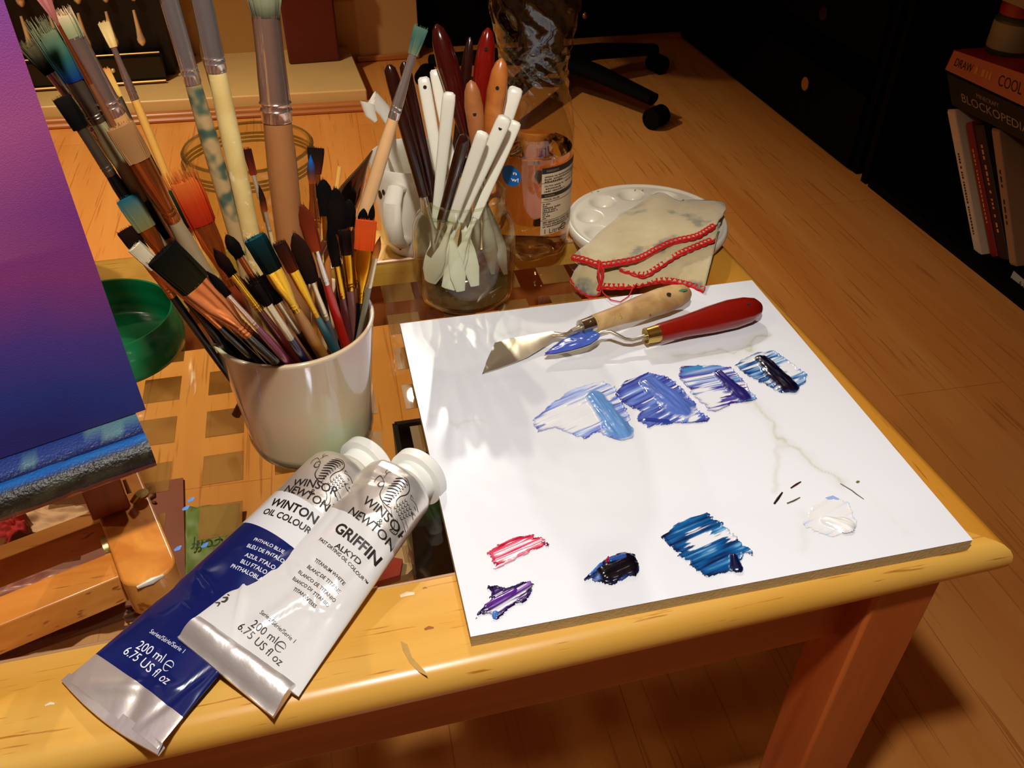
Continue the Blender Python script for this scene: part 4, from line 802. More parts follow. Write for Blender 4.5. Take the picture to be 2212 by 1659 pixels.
FER = {'silver': pm('fer_silver', rgb(224, 214, 206), .16, metal=.9), 'copper': pm('fer_copper', rgb(206, 116, 54), .2, metal=.9), 'gold': pm('fer_gold', rgb(232, 176, 40), .22, metal=1), 'pink': pm('fer_pink', rgb(226, 188, 168), .16, metal=.9), 'cream': pm('fer_cream', rgb(230, 214, 176), .3, metal=.8), 'grey': pm('fer_grey', rgb(128, 116, 96), .3, metal=.9)}
HND = {}
def hm(key, c, rough=.3):
    if key not in HND: HND[key] = pm('handle_' + key, rgb(*c), rough, coat=.3, var=.12, vscale=90)
    return HND[key]
hnat = wood('handle_natural', rgb(220, 184, 112), rgb(196, 156, 84), (50, 50, 50), .45); hpale = wood('handle_pale', rgb(222, 196, 128), rgb(206, 174, 104), (60, 60, 60), .5, flecks=((150, 150, 150), rgb(236, 214, 160), .62))
# a handle with worn teal and green blotches
hteal, nt, bs = newmat('handle_blotched'); MATS['handle_blotched'] = hteal; tc = nt.nodes.new('ShaderNodeTexCoord'); nn_ = nt.nodes.new('ShaderNodeTexNoise'); nn_.inputs['Scale'].default_value = 55; nt.links.new(tc.outputs['Object'], nn_.inputs['Vector'])
cr_ = nt.nodes.new('ShaderNodeValToRGB'); e_ = cr_.color_ramp.elements; e_[0].position = .40; e_[0].color = rgb(72, 88, 66); e_[1].position = .47; e_[1].color = rgb(170, 140, 92); x_ = e_.new(.36); x_.color = rgb(56, 76, 70); nt.links.new(nn_.outputs['Fac'], cr_.inputs[0]); nt.links.new(cr_.outputs[0], bs.inputs['Base Color']); bs.inputs['Roughness'].default_value = .5
def brush(label, tip, hb, fb, low, wh, wf, wfb, wl, kind, hcols, fer, hmat, u, v, flat=.35, hw=1.0, cont=None, crimp=2, maxlen=None):
    """pixels of tuft tip, ferrule mouth, ferrule foot and a lower handle point; widths in pixels"""
    cont = cont or mug_c; A, D = lean(cont, hb if hb else tip, low, u, v)
    tt, th, tf, tl = [on_line(A, D, p) for p in (tip, hb, fb, low)]
    p0 = A + D * th; view = p0 - CAM; wide = np.cross(D, view); wide /= np.linalg.norm(wide)
    rt = thing('paint_brush', label, 'paint brush', tuple(A), 'paint brushes standing in the pearly cup')
    b = MB(); hair(b, A, D, wide, th - .001, tt, px_r(p0, wh), hw, flat if kind != 'round' else .95, hcols, kind, int(tip[0] * 3 + tip[1])); b.build('bristles', hairm, rt, pigment=True)
    rf0, rf1 = px_r(p0, wf), px_r(A + D * tf, wfb); fl0 = flat if kind in ('flat', 'fan', 'filbert', 'frayed') else 1; Lf = th - tf
    b = MB(); ks = [(0, rf0, fl0), (.05, rf0 * 1.0, fl0), (.35, rf0 * .9 + rf1 * .1, fl0 * .7 + .3), (.62, rf0 * .3 + rf1 * .7, .92), (.78, rf1, 1)]
    for j in range(crimp): s = .80 + .07 * j; ks += [(s, rf1, 1), (s + .015, rf1 * 1.07, 1), (s + .03, rf1, 1)]
    ks += [(.985, rf1 * 1.02, 1), (1, rf1, 1)]
    b.tube([A + D * (th - Lf * s) for s, _, _ in ks], [r for _, r, _ in ks], n=22, flat=[f for _, _, f in ks], wide=wide); b.build('ferrule', FER[fer], rt)
    rl = px_r(A + D * tl, wl); b = MB(); sp = max(1e-4, tf - tl)
    b.tube([A + D * (tf + .0015), A + D * (tf - sp * .25), A + D * tl, A + D * (tl * .5), A], [rf1 * .93, (rf1 + rl) / 2 * 1.04, rl, rl * .8, rl * .5], n=18); b.build('handle', hmat, rt)
    return rt
K = rgb(5, 3, 2); DB = rgb(30, 11, 6); OR = rgb(196, 70, 20); 
blackh = hm('black', (10, 10, 10), .2)
# left and top group, long handles
brush('brush with a frayed olive-black tuft, furthest left of the tall brushes', (52, 92), (108, 152), (218, 292), (330, 440), 34, 26, 30, 34, 'frayed', [K, rgb(40, 34, 20), rgb(90, 80, 50)], 'silver', hnat, .1, -.3, .5, 1.6)
brush('brush with a splayed teal and blue hog-hair tuft at the top left', (96, 42), (160, 168), (212, 262), (300, 420), 52, 40, 34, 32, 'frayed', [rgb(6, 40, 96), rgb(18, 74, 66), rgb(70, 96, 72), rgb(130, 122, 84)], 'grey', hm('greygreen', (140, 130, 90)), .5, .2, .5, 1.35)
brush('large brush with a pale green-grey tuft and a wide silver ferrule', (140, 18), (158, 78), (250, 246), (330, 400), 46, 46, 46, 48, 'frayed', [rgb(120, 120, 86), rgb(150, 148, 104), rgb(206, 170, 130)], 'pink', wood('handle_fat', rgb(196, 146, 84), rgb(170, 116, 62), (40, 40, 40), .5), .0, .0, .6, 1.0)
brush('thin brush with a dusty pink fan tuft reaching out of the top left corner', (84, -14), (124, 50), (196, 180), (300, 372), 10, 8, 11, 14, 'fan', [rgb(150, 90, 70), rgb(176, 106, 96), rgb(186, 112, 108)], 'copper', hm('brown', (120, 70, 40)), -.2, .2, .3, 3.0)
brush('slim brush with a pale cream tuft and long silver ferrule, left of centre', (226, 48), (243, 97), (290, 215), (356, 372), 16, 12, 18, 17, 'flat', [rgb(200, 164, 96), rgb(216, 184, 120), rgb(190, 156, 96)], 'pink', hm('honey', (214, 156, 70)), .4, .1, .5, 1.5)
brush('small brush with a yellow-orange tuft just left of the slim cream one', (222, 152), (252, 206), (284, 270), (350, 396), 22, 18, 15, 16, 'flat', [rgb(206, 160, 70), rgb(214, 168, 80), rgb(200, 130, 60)], 'grey', hm('sage', (128, 120, 84)), .6, .2, .5, 1.2)
brush('brush with a square black tuft and dark ferrule at the far left', (124, 214), (172, 272), (238, 378), (300, 470), 34, 22, 24, 28, 'flat', [K, K, rgb(20, 14, 8)], 'grey', blackh, .0, -.2, .45, 1.1)
brush('brush with a soft beige tuft and copper ferrule, leaning across the left group', (262, 270), (298, 340), (366, 480), (470, 640), 54, 46, 30, 36, 'flat', [rgb(150, 106, 62), rgb(140, 98, 58), rgb(150, 104, 60)], 'copper', hm('greybeige', (150, 130, 96)), -.2, .1, .5, 1.1)
brush('flat brush with a teal-tipped grey-green tuft, left side of the cup', (281, 424), (314, 490), (362, 560), (440, 690), 44, 36, 22, 20, 'flat', [rgb(110, 100, 60), rgb(96, 104, 72), rgb(24, 84, 96)], 'copper', blackh, -.2, .0, .3, 1.1)
brush('wide brush with a black and dark green tuft behind the olive-black block', (338, 424), (378, 500), (430, 590), (500, 720), 62, 50, 26, 22, 'flat', [K, rgb(14, 14, 8), rgb(30, 44, 26)], 'copper', blackh, .1, .2, .35, 1.1)
brush('brush with a dark brown flat tuft behind the white one', (270, 496), (308, 548), (372, 640), (450, 750), 34, 26, 18, 16, 'flat', [K, rgb(20, 8, 4), DB], 'copper', blackh, -.3, -.3, .35, 1.15)
brush('brush with a clean cream-white tuft and copper ferrule at the left of the cup', (298, 526), (333, 572), (478, 700), (560, 784), 32, 30, 16, 20, 'flat', [rgb(206, 190, 156), rgb(214, 200, 168), rgb(200, 186, 150)], 'copper', blackh, -.75, -.1, .35, 1.0)
brush('broadest brush, a block of olive-black bristle above a gold crimped ferrule', (368, 528), (420, 612), (534, 718), (610, 790), 74, 72, 28, 28, 'flat', [rgb(40, 34, 12), rgb(26, 26, 10), rgb(12, 12, 6)], 'copper', blackh, -.9, .0, .25, 1.0, crimp=3)
brush('brush with a wide orange-red fan tuft behind the left group', (392, 368), (436, 480), (500, 612), (540, 700), 66, 50, 26, 22, 'frayed', [rgb(150, 30, 10), rgb(176, 52, 14), rgb(196, 110, 44)], 'copper', hm('redbrown', (130, 50, 24)), .3, .3, .35, 1.1)
brush('brush with a small black pointed tuft, silver ferrule and magenta handle', (452, 586), (488, 632), (552, 706), (630, 790), 18, 12, 13, 19, 'round', [K, K, K], 'pink', hm('magenta', (150, 40, 92)), -.9, .4)
brush('round brush with a dark brown tuft, gold ferrule and red-brown handle', (462, 540), (497, 585), (558, 668), (650, 790), 24, 16, 17, 19, 'round', [K, DB, DB], 'gold', hm('redbrown2', (110, 34, 22)), -.7, .3)
brush('round brush with a black tuft poking up beside the pale long handles', (488, 508), (514, 548), (562, 622), (640, 750), 26, 14, 15, 16, 'round', [K, K, rgb(24, 14, 8)], 'copper', hm('umber', (90, 40, 20)), -.3, .3)
brush('tall brush with a teal-blotched grey handle and long silver ferrule', (352, -80), (362, -10), (412, 180), (550, 640), 40, 40, 36, 34, 'frayed', [rgb(60, 80, 70), rgb(96, 112, 84), rgb(110, 120, 90)], 'silver', hteal, .1, .2, .8, 1.2)
brush('tall brush with the palest wooden handle and a broad silver ferrule', (416, -90), (432, -20), (472, 152), (566, 620), 44, 44, 42, 36, 'frayed', [rgb(120, 90, 60), rgb(130, 110, 70)], 'silver', hpale, .0, .1, .8, 1.1)
brush('tall thin brush with a pink ferrule and orange-brown handle between the tall ones', (428, 90), (450, 152), (507, 288), (590, 640), 12, 12, 15, 26, 'round', [rgb(190, 140, 80), rgb(200, 150, 90)], 'pink', hm('orangebrown', (176, 92, 40)), .2, .1)
brush('biggest brush, thick taupe handle below a long mirror copper ferrule', (572, -40), (574, 32), (594, 262), (640, 640), 62, 60, 64, 56, 'frayed', [rgb(60, 56, 40), rgb(120, 120, 90), rgb(120, 122, 96)], 'pink', hm('taupe', (150, 96, 52), .5), .2, .0, .85, 1.25)
brush('small flat brush with a dark red tuft left of the biggest brush', (536, 322), (547, 374), (562, 430), (610, 620), 15, 10, 9, 8, 'flat', [rgb(110, 34, 10), rgb(60, 16, 8), rgb(40, 10, 6)], 'cream', hm('cream', (190, 160, 110)), .7, .4, .4, 1.2)
brush('thin brush with a brown tuft tucked against the left of the thick taupe handle', (559, 402), (572, 452), (584, 500), (622, 660), 12, 8, 8, 8, 'round', [rgb(120, 50, 14), DB, DB], 'cream', hm('cream', (190, 160, 110)), .5, .2)
# right group
brush('flat brush with a dark flared tuft right of the biggest brush', (690, 320), (682, 372), (670, 480), (682, 640), 24, 20, 24, 18, 'flat', [rgb(70, 24, 8), rgb(30, 12, 6), rgb(20, 10, 6)], 'copper', hm('tan', (170, 100, 40)), .75, .3, .35, 1.5)
brush('small brush with a bright blue tip in front of the dark flared one', (678, 338), (674, 392), (660, 490), (690, 660), 16, 14, 24, 18, 'round', [rgb(140, 66, 20), rgb(40, 40, 50), rgb(10, 90, 170)], 'copper', hm('tan', (170, 100, 40)), .5, .2)
brush('tiny liner brush with a black oval tuft on a thin pale stem', (694, 384), (682, 424), (672, 470), (700, 650), 10, 5, 6, 8, 'round', [K, K, K], 'cream', hm('cream', (190, 160, 110)), .6, .3)
brush('mop brush with a tall black oval tuft behind the painting knife blade', (730, 388), (702, 462), (692, 520), (712, 660), 34, 14, 14, 14, 'filbert', [K, K, K], 'gold', hm('tan', (170, 100, 40)), .8, .3, .6)
brush('mop brush with a big black oval tuft in front of the painting knife blade', (735, 408), (728, 498), (724, 560), (735, 690), 38, 18, 16, 14, 'filbert', [K, rgb(20, 10, 6), K], 'copper', blackh, .3, .2, .7)
brush('long brush with a teal stained tuft, the tallest leaning to the right', (910, 60), (893, 114), (849, 256), (775, 500), 22, 18, 24, 30, 'flat', [rgb(100, 104, 78), rgb(44, 80, 70), rgb(70, 96, 80)], 'silver', hm('peach', (206, 160, 108)), .5, .1, .5, 1.45)
brush('round brush with a soft black tuft left of the orange flat one', (760, 432), (752, 484), (748, 530), (745, 680), 28, 14, 14, 13, 'filbert', [K, K, rgb(16, 8, 6)], 'copper', hm('umber', (90, 40, 20)), .4, .2, .6)
brush('small round brush with a black ball tuft just above the orange flat tuft', (786, 452), (782, 492), (778, 540), (764, 690), 20, 8, 10, 10, 'filbert', [K, K, K], 'gold', blackh, .3, .1, .8)
brush('small brush with a black almond tuft at the right of the cup', (816, 444), (800, 482), (788, 560), (768, 690), 13, 7, 8, 9, 'round', [K, K, K], 'gold', blackh, .35, .3)
brush('fine pointed brush with a brown-tipped tan tuft at the far right of the cup', (822, 514), (812, 552), (798, 620), (780, 700), 13, 11, 12, 12, 'round', [rgb(190, 120, 50), rgb(150, 80, 30), rgb(40, 16, 8)], 'cream', hm('grey', (120, 112, 90)), .0, .0)
brush('flat brush with a clean orange tuft, bright yellow ferrule and black handle', (790, 476), (787, 536), (784, 652), (772, 730), 44, 42, 17, 15, 'flat', [rgb(196, 66, 16), rgb(204, 74, 22), rgb(190, 70, 24)], 'gold', blackh, -.1, -.1, .22, 1.0)
brush('brush with a black-brown round tuft, gold ferrule and mauve handle', (754, 496), (748, 546), (756, 624), (768, 730), 24, 21, 20, 14, 'flat', [rgb(40, 16, 10), K, rgb(30, 14, 8)], 'gold', hm('mauve', (120, 70, 66)), -.2, .1, .5, 1.1)
brush('brush with a brown wedge tuft and gold ferrule behind the mauve one', (770, 500), (764, 550), (766, 620), (776, 720), 18, 10, 11, 9, 'flat', [rgb(70, 28, 14), rgb(50, 20, 12)], 'gold', hm('mauve', (120, 70, 66)), .1, .1, .5, 1.1)
brush('brush with a tall black tuft, yellow ferrule and maroon handle', (724, 478), (726, 568), (738, 642), (756, 740), 22, 14, 15, 14, 'round', [rgb(30, 16, 10), K, K], 'gold', hm('maroon', (96, 34, 34)), -.4, .1)
brush('brush with a ginger tuft, bright silver ferrule and scarlet handle', (664, 440), (681, 536), (704, 612), (748, 750), 30, 12, 16, 21, 'filbert', [rgb(150, 56, 20), rgb(120, 40, 14), rgb(96, 36, 14)], 'silver', hm('scarlet', (186, 26, 16)), -.55, .1, .5)
brush('brush with a big dark brown tuft, cream ferrule and slate blue handle', (636, 506), (672, 602), (706, 688), (728, 750), 36, 12, 14, 11, 'filbert', [rgb(24, 12, 8), rgb(40, 20, 10), rgb(40, 20, 10)], 'cream', hm('slate', (84, 100, 104)), -.65, .1, .6)
brush('brush with a brown flat tuft, slim gold ferrule and teal handle', (618, 518), (632, 582), (688, 680), (724, 760), 26, 24, 13, 19, 'flat', [rgb(110, 40, 14), rgb(70, 26, 10), rgb(50, 20, 10)], 'gold', hm('teal', (34, 98, 108)), -.75, .1, .4, 1.1)
brush('brush with a curled teal-black tuft, gold ferrule and golden wooden handle', (552, 512), (588, 580), (632, 674), (706, 784), 44, 40, 20, 26, 'flat', [rgb(20, 30, 20), rgb(10, 34, 34), rgb(14, 60, 66)], 'gold', wood('handle_golden', rgb(206, 142, 58), rgb(176, 112, 38), (50, 50, 50), .35), -.8, .1, .35, 1.05)
brush('brush with a ragged brown-black tuft, cream tube and navy handle', (552, 594), (576, 652), (628, 728), (668, 792), 30, 17, 18, 17, 'frayed', [rgb(30, 12, 8), K, rgb(40, 24, 14)], 'cream', hm('navy', (30, 30, 84)), -.9, .1, .6, 1.2, crimp=0)
brush('brush with a black wedge tuft and second cream tube beside the navy one', (580, 590), (598, 648), (642, 716), (686, 780), 24, 15, 16, 14, 'flat', [K, K, rgb(30, 12, 8)], 'cream', hm('darkbrown', (50, 24, 14)), -.7, .2, .6, 1.1, crimp=0)
brush('brush with a copper ferrule and black handle in the front left of the cup', (508, 590), (530, 628), (588, 716), (640, 780), 20, 14, 14, 15, 'round', [rgb(60, 24, 10), DB, K], 'copper', blackh, -.6, .2)
brush('brush with a drooping black tuft low in the middle of the left group', (420, 600), (444, 640), (520, 730), (566, 790), 20, 18, 16, 20, 'flat', [K, DB, K], 'copper', blackh, -.5, .0, .5)
# other tools in the cup
A, D = lean(mug_c, (802, 330), (704, 520), .5, .2); t1, t0 = on_line(A, D, (806, 326)), on_line(A, D, (700, 520)); p0 = A + D * (t0 + t1) / 2; wide = np.cross(D, p0 - CAM); wide /= np.linalg.norm(wide)
pk = thing('painting_knife', 'leaf-shaped mirror steel painting knife blade among the brushes, right side of the cup', 'palette knife', tuple(A))
b = MB(); ws = [3, 12, 24, 38, 50, 54, 50, 38, 22, 9]; b.tube([A + D * (t1 + (t0 - t1) * i / 9) for i in range(10)], [px_r(p0, w_) for w_ in ws], n=18, flat=[min(1, .0009 / px_r(p0, w_)) for w_ in ws], wide=wide); b.build('blade', pm('mirror_steel', rgb(200, 180, 160), .12, metal=1), pk)
b = MB(); b.tube([A + D * t0, A + D * (t0 * .6), A], [.0022, .003, .003], n=12); b.build('handle', hm('umber', (90, 40, 20)), pk)
A, D = lean(mug_c, (733, 362), (706, 560), .8, .3); t1 = on_line(A, D, (735, 360)); b = MB(); b.tube([A, A + D * t1], .0016, n=10); o = b.build('wooden_stick', hm('honey', (214, 156, 70)), origin=A); tag(o, 'thin yellow wooden stick standing behind the black mop tufts', 'stick')
for i, (p1, p2, w_, lb) in enumerate((((400, 640), (520, 790), 20, 'leftmost black brush end deep inside the front left rim of the cup'), ((430, 650), (590, 800), 18, 'black brush end beside the magenta handle inside the cup'), ((690, 600), (716, 748), 16, 'black brush end in the shadow between the teal and golden handles'))):
    A, D = lean(mug_c, p1, p2, -.3 + .2 * i, .2); t1 = on_line(A, D, p1); b = MB(); r = px_r(A, w_); b.tube([A, A + D * t1 * .6, A + D * t1 * .98, A + D * t1], [r * .6, r, r * .8, r * .2], n=14); o = b.build('paint_brush', blackh, origin=A); tag(o, lb, 'paint brush')

# ================================================================== jar of knives
JX, JY = 0.0615, 0.3440
clear = glass('jar_glass', (.95, .965, .92, 1), 1.0, .01)
def glass_vessel(name, label, cat, c, outer, thick, mat, n=64, parts=True):
    t = thing(name, label, cat, tuple(c)); b = MB(); inner = [(max(0, r - thick), z) for r, z in outer][::-1]; inner = [(r, max(z, outer[0][1] + thick * 1.6)) for r, z in inner]
    b.lathe(outer + inner, c, n); b.build('glass_wall', mat, t, angle=1.2); return t
JH = .092
jar = glass_vessel('glass_jar', 'clear glass jar holding white plastic and wooden palette knives, touching the tile edge', 'jar', (JX, JY, TT),
    [(0, .0003), (.030, .0003), (.0365, .0012), (.0395, .004), (.0405, .009), (.0415, .03), (.0420, .055), (.0410, .064), (.0375, .072), (.0345, .076), (.0335, .079), (.0335, .090), (.0330, JH), (.0318, JH)], .0016, clear)
thread = pm('jar_thread', rgb(150, 150, 110), .1, trans=1, ior=1.3)
b = MB(); pts = [(JX + .0340 * math.cos(a), JY + .0340 * math.sin(a), TT + .0815 + .0020 * (a + PI) / PI) for a in np.linspace(-PI * 1.0, -PI * .1, 40)]; b.tube(pts, [.0004 + .0008 * math.sin(PI * i / 39) for i in range(40)], n=8)
b.lathe([(.0334, JH - .0012), (.0340, JH - .0004), (.0334, JH + .0004), (.0322, JH + .0004), (.0318, JH - .0004)], (JX, JY, TT), 64); b.build('screw_rim', glass('rim_glass', (.90, .92, .82, 1), 1.0, .02, .06, rgb(170, 160, 120)), jar)
b = MB(); b.lathe([(0, .004), (.034, .004), (.037, .006), (.034, .008), (0, .0075)], (JX, JY, TT), 48); b.build('thick_base', glass('base_glass', (.93, .92, .82, 1), 1.0, .02, .05, rgb(180, 150, 90)), jar)
jar_c = (JX, JY, TT + .010, .0310, TT + JH - .003, .0275)
whitep = pm('white_plastic', rgb(232, 226, 206), .3, sss=.15); dkw = pm('dark_lacquer', rgb(44, 14, 8), .2, coat=.5, var=.25, vscale=50); mar = pm('maroon_lacquer', rgb(64, 10, 6), .18, coat=.6, var=.2, vscale=40)
GJ = 'palette knives standing in the glass jar'
def jar_knife(label, top, low, wtop, wlow, kind, mat, u, v, bladekind='white', hole=None, squash=.62):
    A, D = lean(jar_c, top, low, u, v); t1, tl = on_line(A, D, top), on_line(A, D, low); P1 = A + D * t1; view = P1 - CAM; wide = np.cross(D, view); wide /= np.linalg.norm(wide); dp = np.cross(D, wide)
    rt = thing('palette_knife', label, 'palette knife', tuple(A), GJ); r1, rl = px_r(P1, wtop), px_r(A + D * tl, wlow); b = MB(); th_ = max(tl * .85, .060)
    if kind == 'plastic':
        sp = t1 - th_; ss = [0, .25, .5, .75, .88, .95, .985, 1.0]; rr = [.8, .86, .94, 1.0, 1.0, .99, .9, .55]
        b.tube([A + D * (th_ + sp * s) for s in ss], [(rl + (r1 - rl) * s) * k for s, k in zip(ss, rr)], n=20, flat=squash, wide=wide, power=.6); h_ = b.build('handle', mat, rt)
    else:
        sp = t1 - th_; ss = [0, .08, .3, .55, .75, .9, .97, 1.0]; rr = [.85, .95, .95, 1.0, 1.0, .8, .5, .12] if kind == 'lens' else [1, 1, 1, 1, 1, .97, .8, .3]
        b.tube([A + D * (th_ + sp * s) for s in ss], [(rl + (r1 - rl) * min(1, s * 1.3)) * k for s, k in zip(ss, rr)], n=20, flat=.8, wide=wide); h_ = b.build('handle', mat, rt)
    if hole: 
        tt_ = on_line(A, D, hole); q = A + D * tt_ - view / np.linalg.norm(view) * (px_r(P1, wtop) * (squash if kind == 'plastic' else .8) * 1.0); b = MB(); vn_ = -view / np.linalg.norm(view)
        b.tube([q - vn_ * .001, q + vn_ * .0003], px_r(P1, 8), n=14); b.build('hanging_hole', hole_m, h_)
    if bladekind == 'white':      # thin cranked plastic blade inside the jar
        s0 = th_ + .002; b = MB(); k0 = A + D * s0; k1 = A + D * (s0 - .012); k2_ = A + D * (s0 * .62) + dp * .004; k3 = A + D * (s0 * .45) + dp * .003; k4 = A + D * .003
        b.tube([k0, k1, k2_, k3, A + D * (s0 * .25) + dp * .002, k4], [rl * .55, rl * .35, .0030, .0056, .0064, .0036], n=12, flat=[.7, .8, .5, .18, .14, .2], wide=wide); b.build('blade', whitep, rt)
    else:
        s0 = th_ + .001; b = MB(); b.tube([A + D * s0, A + D * (s0 - .010)], [rl * .62, rl * .5], n=16); b.build('ferrule', nickel, rt)
        b = MB(); b.tube([A + D * (s0 - .009), A + D * (s0 * .70) + dp * .003, A + D * (s0 * .5) + dp * .004, A + D * (s0 * .3) + dp * .002, A + D * .004], [.0017, .0016, .0050, .0064, .0018], n=12, flat=[1, .9, .2, .12, .4], wide=wide); b.build('blade', steel, rt)
    return rt
jar_knife('dark brown handle with a pale metal end cap, leftmost in the glass jar', (840, 140), (906, 385), 32, 26, 'stick', dkw, .0, -.1, 'steel')
jar_knife('dark brown handle behind the leftmost one in the glass jar', (872, 134), (930, 400), 28, 26, 'stick', dkw, .5, .2, 'steel')
jar_knife('large maroon handle with a white mark, tallest in the glass jar', (943, 52), (1020, 330), 50, 26, 'lens', mar, .7, .3, 'steel')
jar_knife('slim black-brown handle between the two tall red-brown ones', (1016, 80), (985, 330), 26, 18, 'lens', dkw, .9, .4, 'steel')
jar_knife('bright dark-red handle, second tallest in the glass jar', (1055, 60), (1026, 330), 46, 28, 'lens', pm('red_lacquer2', rgb(120, 14, 6), .18, coat=.6, var=.25, vscale=50), .8, .4, 'steel', hole=(1040, 104))
jar_knife('orange wooden handle with a side hole, right of the dark-red one', (1084, 126), (1050, 350), 46, 30, 'lens', wood('amber_wood', rgb(206, 128, 58), rgb(170, 90, 34), (40, 40, 40), .3, coat=.3), .6, .3, 'steel', hole=(1088, 192))
jar_knife('short pale wooden handle with a round hole in the middle of the jar', (1017, 174), (1036, 340), 42, 28, 'lens', wood('amber_wood2', rgb(180, 112, 60), rgb(150, 84, 40), (40, 40, 40), .4), .3, .2, 'steel', hole=(1018, 247))
jar_knife('shortest dark brown handle with a knobbed end at the front of the jar', (1005, 290), (962, 450), 28, 24, 'stick', dkw, -.6, .1, 'steel')
jar_knife('white plastic handle with a hole, leftmost of the white ones', (914, 166), (962, 440), 28, 24, 'plastic', whitep, .1, -0.65, hole=(919, 188))
jar_knife('white plastic handle half hidden behind the large maroon one', (938, 150), (985, 400), 24, 20, 'plastic', whitep, .5, -0.45)
jar_knife('white plastic handle with a flat square end, left middle of the jar', (971, 200), (944, 450), 30, 24, 'plastic', whitep, -.2, -0.55)
jar_knife('white plastic handle reaching highest at the right of the jar', (1116, 188), (1040, 420), 34, 24, 'plastic', whitep, .5, -0.65)
jar_knife('broad white plastic handle with a round hole near the right of the jar', (1092, 252), (1004, 450), 34, 26, 'plastic', whitep, -.3, -0.75, hole=(1072, 273))
jar_knife('white plastic handle just behind the broad one with the round hole', (1116, 262), (1040, 440), 26, 22, 'plastic', whitep, .1, -0.65)
jar_knife('white plastic handle lowest at the front, right of the short brown one', (1044, 286), (986, 450), 30, 26, 'plastic', whitep, -.7, -0.85)
b = MB(); p = atY(840, 148, JY - .01)
q = [atY(977, 170, .33), atY(986, 163, .33), atY(988, 180, .33), atY(978, 170, .33)]
# ================================================================== water bottle
BXc, BYc = 0.1335, 0.4070
bot = thing('plastic_bottle', 'clear one litre plastic bottle with a ribbed waist and amber liquid, behind the glass jar', 'bottle', (BXc, BYc, TT))
pet = glass('pet_plastic', (.88, .86, .80, 1), 1.0, .04, f0=.09)
def foot(th, z): return 1.0 - .16 * max(0, 1 - z / .022) * (0.5 + 0.5 * math.cos(5 * th))
prof = [(.0, .012), (.014, .010), (.024, .002), (.0315, .0025), (.0345, .010), (.0352, .022), (.0345, .05), (.0345, .094), (.0352, .100), (.0352, .112), (.0350, .116), (.0343, .120), (.0320, .132), (.0290, .146), (.0275, .156), (.0270, .164), (.0275, .172), (.0300, .184), (.0335, .200), (.0352, .212), (.0352, .235), (.0325, .255), (.024, .275), (.014, .288), (.0125, .292), (.0125, .300)]
# densify
def dens(pr, k=3):
    out = []
    for i in range(len(pr) - 1):
        for j in range(k): t = j / k; out.append((pr[i][0] * (1 - t) + pr[i + 1][0] * t, pr[i][1] * (1 - t) + pr[i + 1][1] * t))
    return out + [pr[-1]]
def twist(th, z):
    f = foot(th, z)
    if .118 < z < .215:
        k = math.sin(PI * (z - .118) / .097); f *= 1 + .030 * k * math.sin(13 * th + z * 620) + .020 * k * math.sin(7 * th - z * 260)
    if z >= .2: f *= 1 + .05 * math.sin(9 * th + z * 130) * math.sin(z * 160)
    return f
b = MB(); b.lathe(dens(prof, 4), (BXc, BYc, TT), 96, fn=twist); b.build('bottle_wall', pet, bot, angle=3)
b = MB(); b.lathe([(0, .292), (.0145, .292), (.015, .294), (.015, .308), (.0, .309)], (BXc, BYc, TT), 40); b.build('screw_cap', pm('cap_blue', rgb(30, 60, 140), .4), bot)
LV = .098
liq = [(0, .0128)] + [(r - .0012, max(z, .004) + .0010) for r, z in prof[1:7]] + [(.0333, .094), (.0338, LV), (.0, LV)]
lm, nt, bs = newmat('amber_liquid'); bs.inputs['Base Color'].default_value = (.80, .50, .22, 1); bs.inputs['Transmission Weight'].default_value = 1; bs.inputs['IOR'].default_value = 1.33; bs.inputs['Roughness'].default_value = .02
b = MB(); b.lathe(dens(liq, 3), (BXc, BYc, TT), 72, fn=foot); b.build('liquid', lm, bot, angle=1.2)
# paper label wrapped on the right front, with its print
def on_bottle(ang, z, off=.0004): r = .0348 + off; return (BXc + r * math.cos(ang), BYc + r * math.sin(ang), TT + z)
a_of = lambda px, py: None
import itertools
A0, A1 = math.radians(-90.5), math.radians(-12)
labm = pm('label_paper', rgb(196, 172, 140), .5, var=.06, vscale=60); b = MB()
zb_, ztp = .030, .092; b.grid([[on_bottle(A0 + (A1 - A0) * i / 30, z) for i in range(31)] for z in (zb_, .05, .07, ztp)]); lab = b.build('paper_label', labm, bot)
b = MB()
def band(z0, z1, a0=A0, a1=A1, off=.0007): b.grid([[on_bottle(a0 + (a1 - a0) * i / 30, z, off) for i in range(31)] for z in (z0, z1)])
band(.0870, .0922); band(.0655, .0690)
for z in (.0612, .0785, .0440): band(z, z + .0003)
def btext(body, a0, a1, z, h, bold=0.0, off=.0008):
    if body[0] == '#':
        v = []; f = []; xx = 0; rn = random.Random(int(z * 1e5))
        for i in range(int(body[1:])):
            w_ = .25 + .3 * rn.random()
            if rn.random() < .18: xx += .35; continue
            f.append(tuple(range(len(v), len(v) + 4))); hh_ = .5 + .2 * rn.random(); v += [(xx, 0, 0), (xx + w_, 0, 0), (xx + w_, hh_, 0), (xx, hh_, 0)]; xx += w_ + .14
        v = np.array(v)
    else: v, f = text_mesh(body, bold=bold)
    wd = v[:, 0].max(); b.add([on_bottle(a0 + (a1 - a0) * p[0] / wd, z + h * p[1] / .7, off) for p in v], f)
aa = lambda t: A0 + (A1 - A0) * t
for z, n_, t1 in ((.0835, 40, .95), (.0812, 34, .9), (.0792, 10, .42)): btext('#%d' % n_, aa(.05), aa(t1), z, .0012)
btext('CAUTION', aa(.05), aa(.22), .0752, .0014, .02); btext('#26', aa(.24), aa(.9), .0752, .0012); btext('#10', aa(.05), aa(.38), .0728, .0012); btext('#14', aa(.05), aa(.48), .0704, .0013)
btext('TYPICAL VALUES', aa(.04), aa(.36), .0628, .0015, .02)
